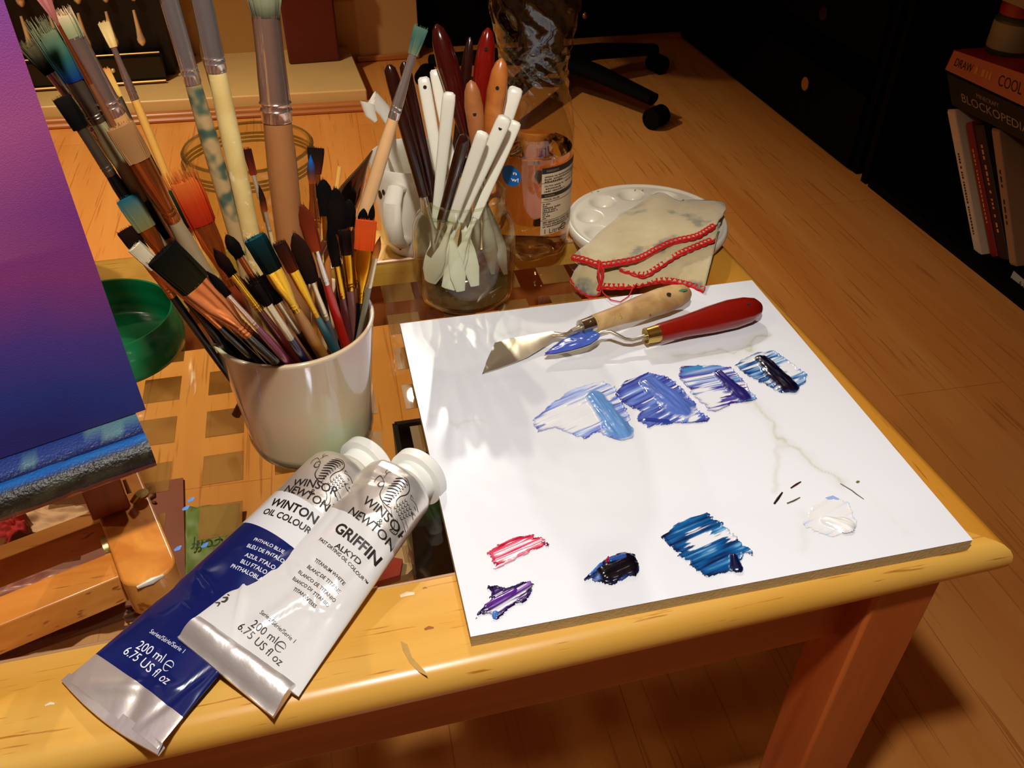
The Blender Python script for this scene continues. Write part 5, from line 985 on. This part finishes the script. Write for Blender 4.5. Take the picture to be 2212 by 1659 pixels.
for i, w_ in enumerate((.14, .08, .36, .26, .30, .10, .14, .07)): btext('#%d' % (4 + int(w_ * 24)), aa(.03), aa(.03 + w_), .0588 - i * .0019, .0012)
btext('BEST BEFORE END', aa(.04), aa(.38), .0415, .0015, .025); btext('#12', aa(.40), aa(.68), .0415, .0013); btext('STORAGE', aa(.04), aa(.2), .0394, .0013, .02); btext('#26', aa(.22), aa(.88), .0394, .0012); btext('#24', aa(.04), aa(.72), .0374, .0012)
btext('1 Litre', aa(.05), aa(.42), .0312, .0044); 
ex_ = [(aa(.50) + .105 * math.cos(t), .0335 + .0027 * math.sin(t)) for t in np.linspace(.3, 2 * PI - .8, 22)]
for (q0, q1) in zip(ex_[:-1], ex_[1:]): b.tube([on_bottle(q0[0], q0[1], .0009), on_bottle(q1[0], q1[1], .0009)], .0003, n=5)
b.tube([on_bottle(aa(.50) - .1, .0335, .0009), on_bottle(aa(.50), .0336, .0009), on_bottle(aa(.50) + .1, .0338, .0009)], .00025, n=5)
b.build('label_print', pm('label_ink', rgb(26, 16, 14), .5), lab, smooth=False)
b = MB(); btext('INGREDIENTS', aa(.08), aa(.32), .0884, .0019, .0, .0010); btext('NUTRITION', aa(.06), aa(.24), .0664, .0016, .0, .0010); b.build('reversed_print', pm('label_pale_ink', rgb(150, 126, 96), .5), lab, smooth=False)
# round blue sticker on the left front
AS = math.radians(-134); b = MB(); rs = .0092; vs_ = [on_bottle(AS, .0835, .0006)] + [on_bottle(AS + rs / .035 * math.cos(t), .0835 + rs * math.sin(t), .0006) for t in np.linspace(0, 2 * PI, 40, endpoint=False)]
b.add(vs_, [(0, 1 + i, 1 + (i + 1) % 40) for i in range(40)]); st = b.build('round_sticker', pm('sticker_blue', rgb(16, 92, 160), .4), bot)
b = MB(); btext('n', AS + .06, AS + .16, .0855, .0030, .02, .0010); btext('w!', AS + .02, AS + .21, .0795, .0034, .02, .0010); b.build('sticker_print', inkw, st, smooth=False)

# ================================================================== round well palette
PX_, PY_ = 0.2470, 0.4105; PR = .0755
pal = MB(); wells = [(math.radians(a), .0535, .0125) for a in range(15, 375, 36)]; ct = (0, 0, .027)
def palz(r, th):
    z = .0125 if r < .070 else .0125 + .0015 * math.sin((r - .070) / .0055 * PI) 
    if r > PR - .001: z = .010
    x, y = r * math.cos(th), r * math.sin(th)
    for a, rr, wr_ in wells:
        d = math.hypot(x - rr * math.cos(a), y - rr * math.sin(a)) / wr_
        if d < 1: z -= .0065 * (1 - d * d)
    d = r / .027
    if d < 1: z -= .0060 * (1 - d ** 4)
    if .60 < r / .0755 * 1.0 < .0: pass
    return z
rs_ = list(np.linspace(.0005, .0745, 62)) + [PR]; rows = []
for r in rs_: rows.append([(PX_ + r * math.cos(t), PY_ + r * math.sin(t), TT + palz(r, t)) for t in np.linspace(0, 2 * PI, 150, endpoint=False)])
rows.append([(PX_ + PR * math.cos(t), PY_ + PR * math.sin(t), TT + .0085) for t in np.linspace(0, 2 * PI, 150, endpoint=False)])
rows.append([(PX_ + (PR - .004) * math.cos(t), PY_ + (PR - .004) * math.sin(t), TT + .0004) for t in np.linspace(0, 2 * PI, 150, endpoint=False)])
pal.grid(rows, closed=True); o = pal.build('mixing_palette', pm('palette_white', rgb(220, 212, 190), .28, coat=.3, var=.05, vscale=60), origin=(PX_, PY_, TT), angle=2); tag(o, 'round white plastic palette with a ring of shallow wells, half under the rag', 'palette')
for i, (x, y) in enumerate(((1278, 416), (1292, 413), (1372, 410), (1388, 411), (1243, 538), (1476, 432))):
    b = MB(); p = at(x, y, TT + .0138); b.tube([p + np.array([-.0012, 0, 0]), p, p + np.array([.0012, .0004, 0])], [.0003, .0006, .0002], n=6, flat=.4, wide=(0, 1, 0)); b.build('paint_speck', pm('speck_olive', rgb(120, 112, 70), .6), o)

# ================================================================== rag
rag_m, nt, bs = newmat('rag_wool'); MATS['rag_wool'] = rag_m; L = nt.links; tc = nt.nodes.new('ShaderNodeTexCoord')
n1 = nt.nodes.new('ShaderNodeTexNoise'); n1.inputs['Scale'].default_value = 26; n1.inputs['Detail'].default_value = 5; L.new(tc.outputs['Object'], n1.inputs['Vector'])
c1 = nt.nodes.new('ShaderNodeValToRGB'); e_ = c1.color_ramp.elements; e_[0].position = .36; e_[0].color = rgb(96, 104, 100); e_[1].position = .45; e_[1].color = rgb(188, 170, 126); x_ = e_.new(.75); x_.color = rgb(204, 190, 150)
L.new(n1.outputs['Fac'], c1.inputs[0]); L.new(c1.outputs[0], bs.inputs['Base Color']); bs.inputs['Roughness'].default_value = .95; bs.inputs['Sheen Weight'].default_value = .3
n2 = nt.nodes.new('ShaderNodeTexNoise'); n2.inputs['Scale'].default_value = 900; L.new(tc.outputs['Object'], n2.inputs['Vector']); bp = nt.nodes.new('ShaderNodeBump'); bp.inputs['Strength'].default_value = .4; bp.inputs['Distance'].default_value = .0008; L.new(n2.outputs['Fac'], bp.inputs['Height']); L.new(bp.outputs[0], bs.inputs['Normal'])
rag = thing('cleaning_rag', 'folded cream wool rag with paint stains and red blanket stitching, draped over the white palette', 'rag', tuple(at(1400, 560, TT + .02)))
def crv(pts, n):
    q = [at(x, y, TT + z) for x, y, z in pts]; Q = [q[0] * 2 - q[1]] + q + [q[-1] * 2 - q[-2]]; out = []; m = len(q) - 1
    for i in range(n):
        s = i / (n - 1) * m; k = min(int(s), m - 1); t = s - k; p0, p1, p2, p3 = Q[k:k + 4]
        out.append(.5 * (2 * p1 + (p2 - p0) * t + (2 * p0 - 5 * p1 + 4 * p2 - p3) * t * t + (3 * p1 - p0 - 3 * p2 + p3) * t ** 3))
    return out
def layer(near, far, bulge=.0, th=.0026, n=44, m=20, seed=0):
    a = crv(near, n); c = crv(far, n); b = MB(); rows = []
    for j in range(m):
        s = j / (m - 1); rows.append([a[i] * (1 - s) + c[i] * s + np.array([0, 0, bulge * math.sin(PI * s) * math.sin(PI * i / (n - 1)) ** .5 + .0042 * (float(fbm(i * .12 + seed, j * .16)) - .5)]) for i in range(n)])
    b.grid(rows); b.build('cloth_fold', rag_m, rag, solid=th, angle=3); return a
redy = pm('red_yarn', rgb(204, 22, 22), .8, bump=.3, bscale=1500)
def stitch(edge, inward, sp=.0042, ln=.0042, r=.00062, loops=True):
    """blanket stitching: an edge cord plus slanted loops"""
    b = MB(); e = [p + np.array([0, 0, .0012]) for p in edge]; L_ = [0]
    for i in range(1, len(e)): L_.append(L_[-1] + np.linalg.norm(e[i] - e[i - 1]))
    def P(s):
        s = min(max(s, 0), L_[-1] - 1e-6); k = max(i for i in range(len(L_)) if L_[i] <= s); k = min(k, len(e) - 2); t = (s - L_[k]) / (L_[k + 1] - L_[k] + 1e-9); d = e[k + 1] - e[k]; return e[k] * (1 - t) + e[k + 1] * t, d / np.linalg.norm(d)
    n = int(L_[-1] / .0012); b.tube([P(L_[-1] * i / n)[0] + np.array([0, 0, .0004 * math.sin(i * 1.3)]) for i in range(n + 1)], r * 1.5, n=7)
    b.tube([P(L_[-1] * i / n)[0] + np.array([.0004 * math.cos(i), .0004 * math.sin(i), -.0016]) for i in range(n + 1)], r * 1.4, n=7)
    s = 0; iv = np.array([*inward, 0.0]); iv /= np.linalg.norm(iv)
    while s < L_[-1] - sp:
        p, d = P(s); q, _ = P(s + sp); nrm = iv - d * (iv @ d); nrm /= np.linalg.norm(nrm); mid = (p + q) / 2 + nrm * ln + np.array([0, 0, .0010])
        b.tube([p + np.array([0, 0, .0006]), p * .4 + mid * .6 + d * -.0008 + np.array([0, 0, .0012]), mid, q * .4 + mid * .6 + d * .0008 + np.array([0, 0, .0012]), q + np.array([0, 0, .0006])], r, n=6); s += sp
    b.build('red_stitching', redy, rag)
# bottom fold (lies lowest, toward the tile)
e3 = layer([(1262, 606, .004), (1300, 622, .005), (1360, 622, .006), (1430, 610, .008), (1480, 618, .008), (1520, 632, .0095)], [(1300, 560, .016), (1340, 560, .018), (1400, 560, .020), (1450, 540, .022), (1500, 520, .024), (1552, 500, .024)], .001, seed=3)
e4 = layer([(1232, 606, .002), (1244, 622, .001), (1262, 636, .001), (1280, 642, .0015), (1296, 634, .003)], [(1256, 566, .018), (1268, 566, .019), (1280, 570, .019), (1294, 576, .018), (1304, 584, .016)], .002, n=24, m=14, seed=9)
e2 = layer([(1338, 584, .016), (1362, 592, .014), (1392, 598, .014), (1424, 580, .018), (1460, 556, .022), (1500, 538, .024), (1544, 520, .026)], [(1330, 556, .022), (1360, 560, .022), (1400, 552, .024), (1440, 530, .026), (1480, 512, .028), (1520, 500, .029), (1556, 482, .029)], .001, m=10, seed=5)
e1 = layer([(1234, 560, .020), (1262, 566, .022), (1296, 576, .022), (1330, 572, .023), (1380, 562, .026), (1430, 536, .029), (1460, 524, .030), (1505, 514, .031), (1530, 500, .032), (1545, 490, .033)],
           [(1300, 502, .018), (1340, 470, .018), (1378, 446, .018), (1412, 424, .020), (1430, 420, .022), (1462, 436, .020), (1500, 434, .020), (1540, 434, .021), (1562, 440, .023), (1568, 452, .026)], .004, m=30, seed=1)
stitch(e3, (.1, 1)); stitch(e4, (.3, 1)); stitch(e2, (0, 1), ln=.0036); stitch(e1, (0, 1), ln=.0036)
b = MB(); b.tube([at(*p[:2], TT + p[2]) for p in ((1294, 566, .027), (1300, 590, .020), (1298, 616, .010), (1302, 632, .0115), (1320, 648, .0115), (1340, 652, .0115), (1358, 640, .0115), (1366, 624, .0115), (1376, 612, .012))], .0005, n=6)
b.tube([at(*p[:2], TT + p[2]) for p in ((1296, 564, .027), (1292, 590, .022), (1296, 612, .012), (1290, 628, .006))], .0011, n=7); b.tube([at(*p[:2], TT + p[2]) for p in ((1292, 562, .027), (1304, 584, .022), (1300, 606, .013), (1294, 628, .007))], .0010, n=7); b.build('loose_thread', redy, rag)

# ================================================================== white mugs behind the jar
MX, MY = .0340, .4330
wm = thing('white_mug', 'white china mug with small dark splashes and a loop handle, behind the glass jar', 'mug', (MX, MY, TT))
wch = pm('white_china', rgb(230, 222, 204), .12, coat=.5)
pf = [(0, .0006), (.024, .0006), (.028, .002), (.031, .010), (.0355, .040), (.0375, .078), (.0380, .086), (.0372, .0872), (.0362, .086), (.034, .05), (.029, .012), (.020, .006), (0, .0055)]
b = MB(); b.lathe(pf, (MX, MY, TT), 56); b.build('mug_body', wch, wm, angle=1.2)
hx = np.array([-.45, -.89, 0]) ; c_ = np.array([MX, MY, TT]); b = MB()
b.tube([c_ + hx * .034 + np.array([0, 0, .072]), c_ + hx * .046 + np.array([0, 0, .076]), c_ + hx * .056 + np.array([0, 0, .068]), c_ + hx * .058 + np.array([0, 0, .052]), c_ + hx * .054 + np.array([0, 0, .034]), c_ + hx * .044 + np.array([0, 0, .024]), c_ + hx * .031 + np.array([0, 0, .022])], [.0066, .0074, .0080, .0082, .0078, .0068, .0062], n=16, flat=.62, wide=(.89, -.45, 0)); b.build('mug_handle', wch, wm)
spot = pm('dark_splash', rgb(34, 26, 20), .4)
for k, (aa_, z, r) in enumerate(((-112, .020, .0032), (-150, .062, .0040), (-142, .066, .0026), (-128, .012, .002))):
    th = math.radians(aa_); b = MB(); rr = float(np.interp(z, [.01, .04, .078], [.0312, .0357, .0377])); o3 = np.array([math.cos(th), math.sin(th), 0]); b.tube([c_ + o3 * (rr - .0012) + np.array([0, 0, z]), c_ + o3 * (rr + .0003) + np.array([0, 0, z])], r, n=14, flat=.6, wide=(0, 0, 1)); b.build('splash', spot, wm)
b = MB(); b.tube([c_ + np.array([.004, .004, .012]), c_ + np.array([-.016, .010, .085]), atY(842, 262, .44), atY(829, 238, .44), atY(806, 214, .438), atY(794, 222, .436), atY(800, 246, .434), atY(812, 262, .433)], [.004, .0045, .0052, .0060, .0066, .0064, .0048, .0018], n=16, flat=.6, wide=(.4, .3, .8)); o = b.build('curved_spoon_handle', wch, origin=c_ + np.array([0, 0, .012])); tag(o, 'white hooked handle rising out of the white mug', 'spoon')
b = MB(); rr = MX + .040, MY - .012
b.tube([np.array([.0975 + .0105 * math.cos(t), .392 + .002 * math.cos(t), TT + .0465 + .0165 * math.sin(t)]) for t in np.linspace(0, 2 * PI, 30)], .0024, n=10, flat=1); o = b.build('hair_band', pm('salmon_plastic', rgb(190, 98, 60), .3), origin=(.0975, .392, TT)); tag(o, 'salmon pink ring between the glass jar and the bottle', 'ring')  # plain salmon ring standing upright between jar and bottle

# ================================================================== big glass jar behind the brushes, its green lid, glazed pot
gj = glass_vessel('storage_jar', 'large empty clear glass jar behind the tall brushes', 'jar', (-.1000, .4350, TT),
    [(0, .0004), (.044, .0004), (.052, .004), (.054, .012), (.054, .075), (.051, .083), (.0525, .088), (.0525, .104), (.0520, .106), (.0500, .106)], .0022, glass('storage_glass', (.93, .94, .86, 1), 1.0, .01))
b = MB()
for k in range(3):
    pts = [(-.1 + .0535 * math.cos(a), .435 + .0535 * math.sin(a), TT + .088 + .0035 * k + .0035 * a / (2 * PI)) for a in np.linspace(0, 2 * PI, 70)]; b.tube(pts, .0011, n=7)
b.lathe([(.0518, .1045), (.0530, .1055), (.0518, .1072), (.0500, .1066)], (-.1, .435, TT), 64, close=True); b.build('screw_thread', glass('thread_glass', (.62, .60, .44, 1), 1.0, .03, .08, rgb(160, 140, 90)), gj)
grn = pm('green_plastic', rgb(8, 112, 62), .25, coat=.3, trans=.0); grn2 = pm('green_plastic_edge', rgb(12, 124, 70), .3)
LX, LY = -.2180, .3200
ld = thing('jar_lid', 'green plastic screw lid lying open side up beside the canvas', 'lid', (LX, LY, TT))
b = MB(); b.lathe([(0, .0003), (.050, .0003), (.0532, .002), (.0540, .008), (.0530, .022), (.0515, .024), (.0510, .032), (.0504, .0335), (.0490, .0332), (.0486, .026), (.0492, .020), (.0484, .018), (.0490, .012), (.0482, .005), (.044, .0030), (0, .0028)], (LX, LY, TT), 84); b.build('lid_body', grn, ld, angle=1.1)
gp = thing('glazed_pot', 'small brown pot with a drippy white glazed rim, half hidden by the canvas', 'pot', (-.300, .446, TT))
gc = (-.2960, .4440, TT); b = MB(); b.lathe([(0, .0005), (.030, .0005), (.036, .004), (.040, .02), (.0405, .05), (.0395, .054), (.037, .053), (.035, .01), (0, .006)], gc, 48); b.build('pot_body', pm('brown_glaze', rgb(150, 96, 44), .2, coat=.4), gp)
b = MB(); rows = []
for i in range(60):
    th = 2 * PI * i / 60; dr = .016 + .008 * math.sin(5 * th + 1) + .004 * math.sin(11 * th); row = [(gc[0] + r * math.cos(th), gc[1] + r * math.sin(th), TT + z) for r, z in ((.0352, .040), (.0372, .0555), (.0392, .0565), (.0412, .053), (.0413, .052 - dr * .5), (.0408, .052 - dr))]; rows.append(row)
rows.append(rows[0]); b.grid(rows); b.build('white_rim', pm('white_glaze', rgb(214, 200, 184), .2, coat=.4), gp)

# ================================================================== table easel with the canvas
th_e = math.radians(19.5); EX = np.array([math.cos(th_e), math.sin(th_e), 0]); EY = np.array([-math.sin(th_e), math.cos(th_e), 0]); EZ = np.array([0, 0, 1.0])
BR = atY(315, 885, .100)
easel = thing('table_easel', 'small wooden table easel with a paint-crusted ledge at the left of the table', 'easel', tuple(np.array([*(BR - EX * .03)[:2], TT])))
ew = wood('easel_beech', rgb(222, 148, 60), rgb(190, 110, 36), (46, 46, 46), .35, flecks=((90, 90, 90), rgb(150, 84, 34), .66), coat=.2)
ewx = wood('easel_beech_x', rgb(222, 150, 66), rgb(192, 112, 38), (4, 46, 46), .35, flecks=((30, 300, 300), rgb(150, 84, 34), .64), coat=.2)
mah = wood('easel_mahogany', rgb(156, 66, 22), rgb(120, 42, 12), (60, 60, 6), .35, coat=.2)
# right-hand foot beam: rounded front end
F0 = at(318, 1325, TT); F0 = np.array([F0[0], F0[1], TT]) + EX * .0085 - EY * .004; BW = .0285; BHt = .027
def beam(F0, ln, name='foot_beam'):
    b = MB(); out = []; k = 10
    for i in range(k + 1):
        a = PI * i / k; out.append(F0 + EX * (-math.cos(a)) * BW / 2 + EY * (BW * .36 * (1 - math.sin(a))))
    out = out + [F0 + EX * BW / 2 + EY * ln, F0 - EX * BW / 2 + EY * ln]; n = len(out)
    b.add([p for p in out] + [p + EZ * BHt for p in out], [tuple(range(n))[::-1], tuple(range(n, 2 * n))] + [(i, (i + 1) % n, n + (i + 1) % n, n + i) for i in range(n)]); return b.build(name, ew, easel, bevel=.0015)
bm = beam(F0, .30); beam(F0 - EX * .20, .30)
b = MB(); b.tube([F0 + EZ * (BHt - .001) + EY * .0004 - EX * .008, F0 + EZ * (BHt - .0005) + EY * .0002 , F0 + EZ * (BHt - .001) + EY * .0012 + EX * .006], [.0010, .0022, .0008], n=8, flat=.6, wide=(0, 0, 1)); b.build('paint_drip', pm('drip_white', rgb(226, 208, 180), .4), bm)
# cross bar between the feet
cb = F0 + EY * .020; b = MB(); b.box(cb - EX * .10 + EZ * .0125 + EY * .006, (.172, .020, .021), ex=EX, ey=EY); b.build('cross_bar', ewx, easel, bevel=.001)
b = MB(); b.box(cb - EX * .10 + EZ * .011 + EY * .050, (.172, .012, .020), ex=EX, ey=EY); b.build('cross_bar', ewx, easel, bevel=.001)
# upright with pivot gap, standing against the inside of the foot beam
for off in (-.0068, -.190):
    up = F0 + EX * off + EY * .064; b = MB(); ln = .36; dv = EY * math.sin(math.radians(1.5)) + EZ; dv = dv / np.linalg.norm(dv); c0 = up + EZ * (BHt + .004) + dv * ln / 2
    b.box(c0, (.0205, .018, ln), ex=EX, ey=np.cross(dv, EX)); b.box(up + EZ * (BHt + .002) + EY * .004, (.014, .010, .006), ex=EX, ey=EY); b.build('upright', mah, easel, bevel=.001)
p = F0 + EX * (.0052) + EY * .060 + EZ * (BHt + .001)
brs = pm('old_brass', rgb(190, 160, 96), .3, metal=.9)
b = MB(); b.tube([p + EZ * .002, p + EZ * .006 + EX * .004], [.002, .002], n=10); b.lathe([(0, 0), (.0038, 0), (.0044, .0008), (.0038, .0014), (0, .0016)], p + EX * .006 + EY * .003 + EZ * .002, 20); b.tube([p + EZ * .004 + EY * .006, p + EZ * .010 + EY * .012], [.0014, .001], n=8); b.build('wing_nut', brs, easel)
q = F0 + EX * (-BW / 2) + EY * .046 + EZ * .017; b = MB(); b.tube([q, q - EX * .003], .0085, n=28); b.build('brass_washer', brs, easel)
# ledge: extruded profile along EX, y outwards is -EY
led = MB(); lp = [(.018, -.001), (.0, -.0012), (-.010, -.0016), (-.0125, -.0040), (-.0150, -.0042), (-.0175, -.0008), (-.0210, -.0002), (-.0250, -.0020), (-.0275, -.0060), (-.0285, -.0120), (-.0282, -.0180), (-.0265, -.0205), (-.0262, -.0245), (-.0200, -.0250), (.018, -.0250)]
cl_ = []; rows = []; nx = 90; Lr = BR - EX * .0050 ; paintc = lambda: None
def ledcol(i, j):
    s = i / nx; y, z = lp[j]; nz = float(fbm(i * .16, j * .9 + 4)); n2_ = float(fbm(i * .05 + 30, j * .4))
    if j <= 2: c = np.array(rgb(90, 96, 110)[:3]) * (1 - nz) + np.array(rgb(60, 130, 130)[:3]) * nz if n2_ > .42 else np.array(rgb(30, 50, 110)[:3])
    elif j <= 4: c = np.array(rgb(10, 24, 70)[:3])
    elif j <= 6: c = np.array(rgb(14, 62, 150)[:3]) * (1 - nz) + np.array(rgb(40, 120, 170)[:3]) * nz if nz < .62 else np.array(rgb(70, 80, 140)[:3])
    elif j <= 10: c = np.array(rgb(30, 23, 12)[:3]) * (.5 + nz) if nz < .66 else np.array(rgb(50, 46, 30)[:3])
    else: c = np.array(rgb(160, 76, 32)[:3]) * (.8 + .4 * nz)
    return tuple(c) + (1,)
lpp = []
for i in range(nx + 1):
    o_ = Lr - EX * (.30 * i / nx); row = []
    for j, (y, z) in enumerate(lp):
        bump_ = .0010 * (float(fbm(i * .35, j * .8)) - .4) if 1 < j < 11 else 0; row.append(o_ + EY * (y + bump_) + EZ * (z * .62 + bump_)); cl_.append(ledcol(i, j))
    rows.append(row)
led.grid(rows, col=cl_); n = len(lp); led.f += [tuple(range(n)), tuple(range(nx * n, (nx + 1) * n))[::-1]]; led.mi += [0, 0]
lo = led.build('ledge', vcol('crusted_paint', .45, .5, bump=.6, bscale=700), easel, pigment=True, angle=.9)
# canvas
cvm, nt, bs = newmat('canvas_painting'); MATS['cv'] = cvm; L = nt.links; a_ = nt.nodes.new('ShaderNodeAttribute'); a_.attribute_name = 'pigment'; L.new(a_.outputs['Color'], bs.inputs['Base Color']); bs.inputs['Roughness'].default_value = .55; bs.inputs['Specular IOR Level'].default_value = .35
tc = nt.nodes.new('ShaderNodeTexCoord'); n2 = nt.nodes.new('ShaderNodeTexNoise'); n2.inputs['Scale'].default_value = 1600; L.new(tc.outputs['Object'], n2.inputs['Vector']); bp = nt.nodes.new('ShaderNodeBump'); bp.inputs['Strength'].default_value = .5; bp.inputs['Distance'].default_value = .0004; L.new(n2.outputs['Fac'], bp.inputs['Height']); L.new(bp.outputs[0], bs.inputs['Normal'])
cvs = thing('painted_canvas', 'stretched canvas painted in blended purple, magenta and blue, standing on the easel ledge', 'painting', tuple(BR - EX * .15))
la = math.radians(1.5); UV = EY * math.sin(la) + EZ * math.cos(la); CWd, CHt = .31, .34
stops = [(0.0, rgb(40, 34, 92)), (.07, rgb(36, 44, 110)), (.16, rgb(64, 44, 112)), (.25, rgb(112, 42, 98)), (.34, rgb(104, 40, 104)), (.44, rgb(132, 58, 104)), (.52, rgb(116, 50, 108)), (.62, rgb(90, 48, 116)), (.72, rgb(110, 34, 90)), (.82, rgb(60, 50, 124)), (1, rgb(60, 50, 110))]
rows = []; cs = []; NI, NJ = 120, 130
for j in range(NJ + 1):
    t = j / NJ; row = []
    for i in range(NI + 1):
        s = i / NI; p = BR - EX * CWd * (1 - s) + UV * CHt * t; row.append(p); tt = t + .10 * (float(fbm(s * 5 + 3, t * 4)) - .5) - .10 * (1 - s) * (1 - t)
        tt = min(max(tt, 0), 1); c = np.array([np.interp(tt, [q[0] for q in stops], [q[1][k] for q in stops]) for k in range(3)]); f_ = float(fbm(s * 7 + 20, t * 3 + 8)); edge_ = max(0, 1 - (1 - s) * CWd / .035)
        if .28 < t < .62: c = c * (1 - .25 * (1 - edge_)) + np.array(rgb(150, 80, 110)[:3]) * .25 * (1 - edge_)
        cs.append(tuple(np.clip(c * (.9 + .25 * f_), 0, 1)) + (1,))
    rows.append(row)
b = MB(); b.grid(rows, col=cs); b.build('painted_face', cvm, cvs, pigment=True, angle=3)
b = MB(); NV = np.cross(EX, UV) * -1; NV = NV / np.linalg.norm(NV)
if NV @ EY < 0: NV = -NV
cc = BR - EX * CWd / 2 + UV * CHt / 2 + NV * .0093; b.box(cc, (CWd - .0004, .0182, CHt - .0004), ex=EX, ey=NV); b.build('wrapped_edges', pm('canvas_edge', rgb(92, 34, 84), .6, bump=.3, bscale=1200), cvs, bevel=.001)

# ================================================================== things on the floor seen through the glass top
def on_floor(x, y, z=.002): return at(x, y, z)
b = MB(); q = [on_floor(884, 1092, .10), on_floor(990, 1130, .10)]
bx = thing('open_crate', 'black open crate on the floor under the glass top, left of the tile edge', 'crate', (.06, .47, 0))
cx_, cy_ = .085, .45; b = MB(); b.box((cx_, cy_, .004), (.17, .17, .008)); 
for (dx, dy, sx, sy) in ((-.085, 0, .006, .17), (.085, 0, .006, .17), (0, -.085, .17, .006), (0, .085, .17, .006)): b.box((cx_ + dx, cy_ + dy, .075), (sx, sy, .15))
b.build('crate_walls', pm('crate_black', rgb(14, 13, 9), .5), bx)
b = MB(); p = at(932, 1142, .10); b.lathe([(0, 0), (.026, 0), (.03, .02), (.030, .055), (.022, .075), (0, .08)], (p[0], p[1] , .05), 32); o = b.build('green_bottle', pm('green_gloss', rgb(10, 70, 34), .15, coat=.6), origin=(p[0], p[1], .05)); tag(o, 'green glossy round lid showing inside the black crate', 'bottle')
b = MB(); Q = [on_floor(*p_, z=.012) for p_ in ((820, 1150), (895, 1145), (912, 1208), (880, 1240), (820, 1255))]; b.prism([(p_[0], p_[1]) for p_ in Q], .001, .012); o = b.build('leaflet', pm('leaflet_paper', rgb(206, 160, 116), .6), origin=(Q[0][0], Q[0][1], 0)); tag(o, 'pale leaflet with fine lines on the floor by the black crate', 'leaflet')
b = MB()
for k in range(7): p0, p1 = on_floor(868 + 3.2 * k, 1178, .0125), on_floor(876 + 3.2 * k, 1215, .0125); b.tube([p0, p1], .0003, n=4)
b.build('printed_lines', pm('leaflet_ink', rgb(120, 70, 50), .6), o)
b = MB(); Q = [on_floor(*p_) for p_ in ((805, 1215), (872, 1228), (866, 1262), (800, 1282))]; b.prism([(p_[0], p_[1]) for p_ in Q], .012, .02); o = b.build('red_card', pm('red_card', rgb(170, 50, 40), .5), origin=(Q[0][0], Q[0][1], 0)); tag(o, 'small red card lying over the pale leaflet', 'card')
def cloth(name, label, cat, pts, z0, amp, col, seed, n=30, rough=.8):
    a = [at(x, y, z0) for x, y in pts]; b = MB(); rows = []
    for j in range(n):
        s = j / (n - 1); rows.append([(a[0] * (1 - u) + a[1] * u) * (1 - s) + (a[3] * (1 - u) + a[2] * u) * s + np.array([0, 0, amp * float(fbm(u * 5 + seed, s * 5))]) for u in np.linspace(0, 1, n)])
    b.grid(rows); o = b.build(name, pm('mat_' + name + str(seed), col, rough, var=.25, vscale=14), origin=a[0], solid=.002, angle=3); tag(o, label, cat); return o
cloth('folded_cloth', 'crimson red cloth crumpled on the floor under the left of the glass top', 'cloth', [(-60, 1215), (75, 1180), (60, 1120), (-60, 1130)], .012, .05, rgb(176, 24, 34), 1)
cloth('plastic_bag', 'pale pink plastic bag on the floor below the easel crossbar', 'bag', [(-80, 1420), (240, 1330), (270, 1215), (-60, 1300)], .012, .035, rgb(196, 130, 130), 5, rough=.35)
cloth('paper_bag', 'whitish crumpled paper just behind the red cloth on the floor', 'paper', [(30, 1150), (170, 1185), (200, 1110), (60, 1100)], .006, .02, rgb(206, 160, 130), 8)
cf = cloth('coffee_bag', 'translucent green bag with handwriting on the floor, right of the easel foot', 'bag', [(402, 1250), (500, 1225), (520, 1090), (402, 1100)], .010, .006, rgb(104, 124, 60), 12, rough=.5)
v, f = text_mesh('Coff'); A = on_floor(480, 1152, .020); B = on_floor(414, 1160, .020); d = B - A; upv = np.array([d[1], -d[0], 0]) / np.linalg.norm(d) ; b = MB(); b.add([A + d * (p_[0] / v[:, 0].max()) - np.array([-.0, 1, 0]) * .03 * p_[1] for p_ in v], f); b.build('handwriting', pm('pen_green', rgb(24, 60, 24), .6), cf, smooth=False)
pu = thing('craft_mat', 'mauve rectangular mat with brown pen squiggles on the floor under the easel', 'mat', tuple(on_floor(250, 1200, 0)))
Q = [on_floor(*p_) for p_ in ((-60, 1450), (402, 1290), (396, 1034), (-60, 1105))]; b = MB(); b.prism([(p_[0], p_[1]) for p_ in Q], .001, .004); b.build('mat_sheet', pm('mauve_sheet', rgb(132, 62, 48), .5, var=.3, vscale=9), pu)  # red-brown sheet stands in for the shadow the canvas casts on the floor
b = MB(); b.tube([on_floor(*p_, .006) for p_ in ((272, 1312), (296, 1308), (276, 1322), (300, 1320), (268, 1334), (274, 1342), (296, 1338), (290, 1352), (268, 1356))], .0022, n=6); b.tube([on_floor(*p_, .006) for p_ in ((315, 1060), (330, 1050), (332, 1072), (318, 1082), (336, 1086))], .0022, n=6); b.build('pen_squiggle', pm('pen_brown', rgb(90, 40, 16), .6), pu)
for i, (x, y) in enumerate(((413, 1080), (402, 1098), (385, 1185), (443, 1178))):
    b = MB(); p = at(x, y, TT + .0002); b.tube([p + np.array([-.0022, -.001, 0]), p, p + np.array([.0015, .002, 0])], [.0008, .0018, .0006], n=7, flat=.2, wide=(0, 1, 0)); o = b.build('paint_fleck', pm('fleck_blue', rgb(90, 140, 210), .5), origin=p); tag(o, ['uppermost light blue paint fleck on the glass beside the easel foot', 'light blue fleck just below the uppermost one on the glass', 'light blue fleck lowest and furthest left on the glass', 'light blue fleck nearest the blue tube on the glass'][i], 'paint')
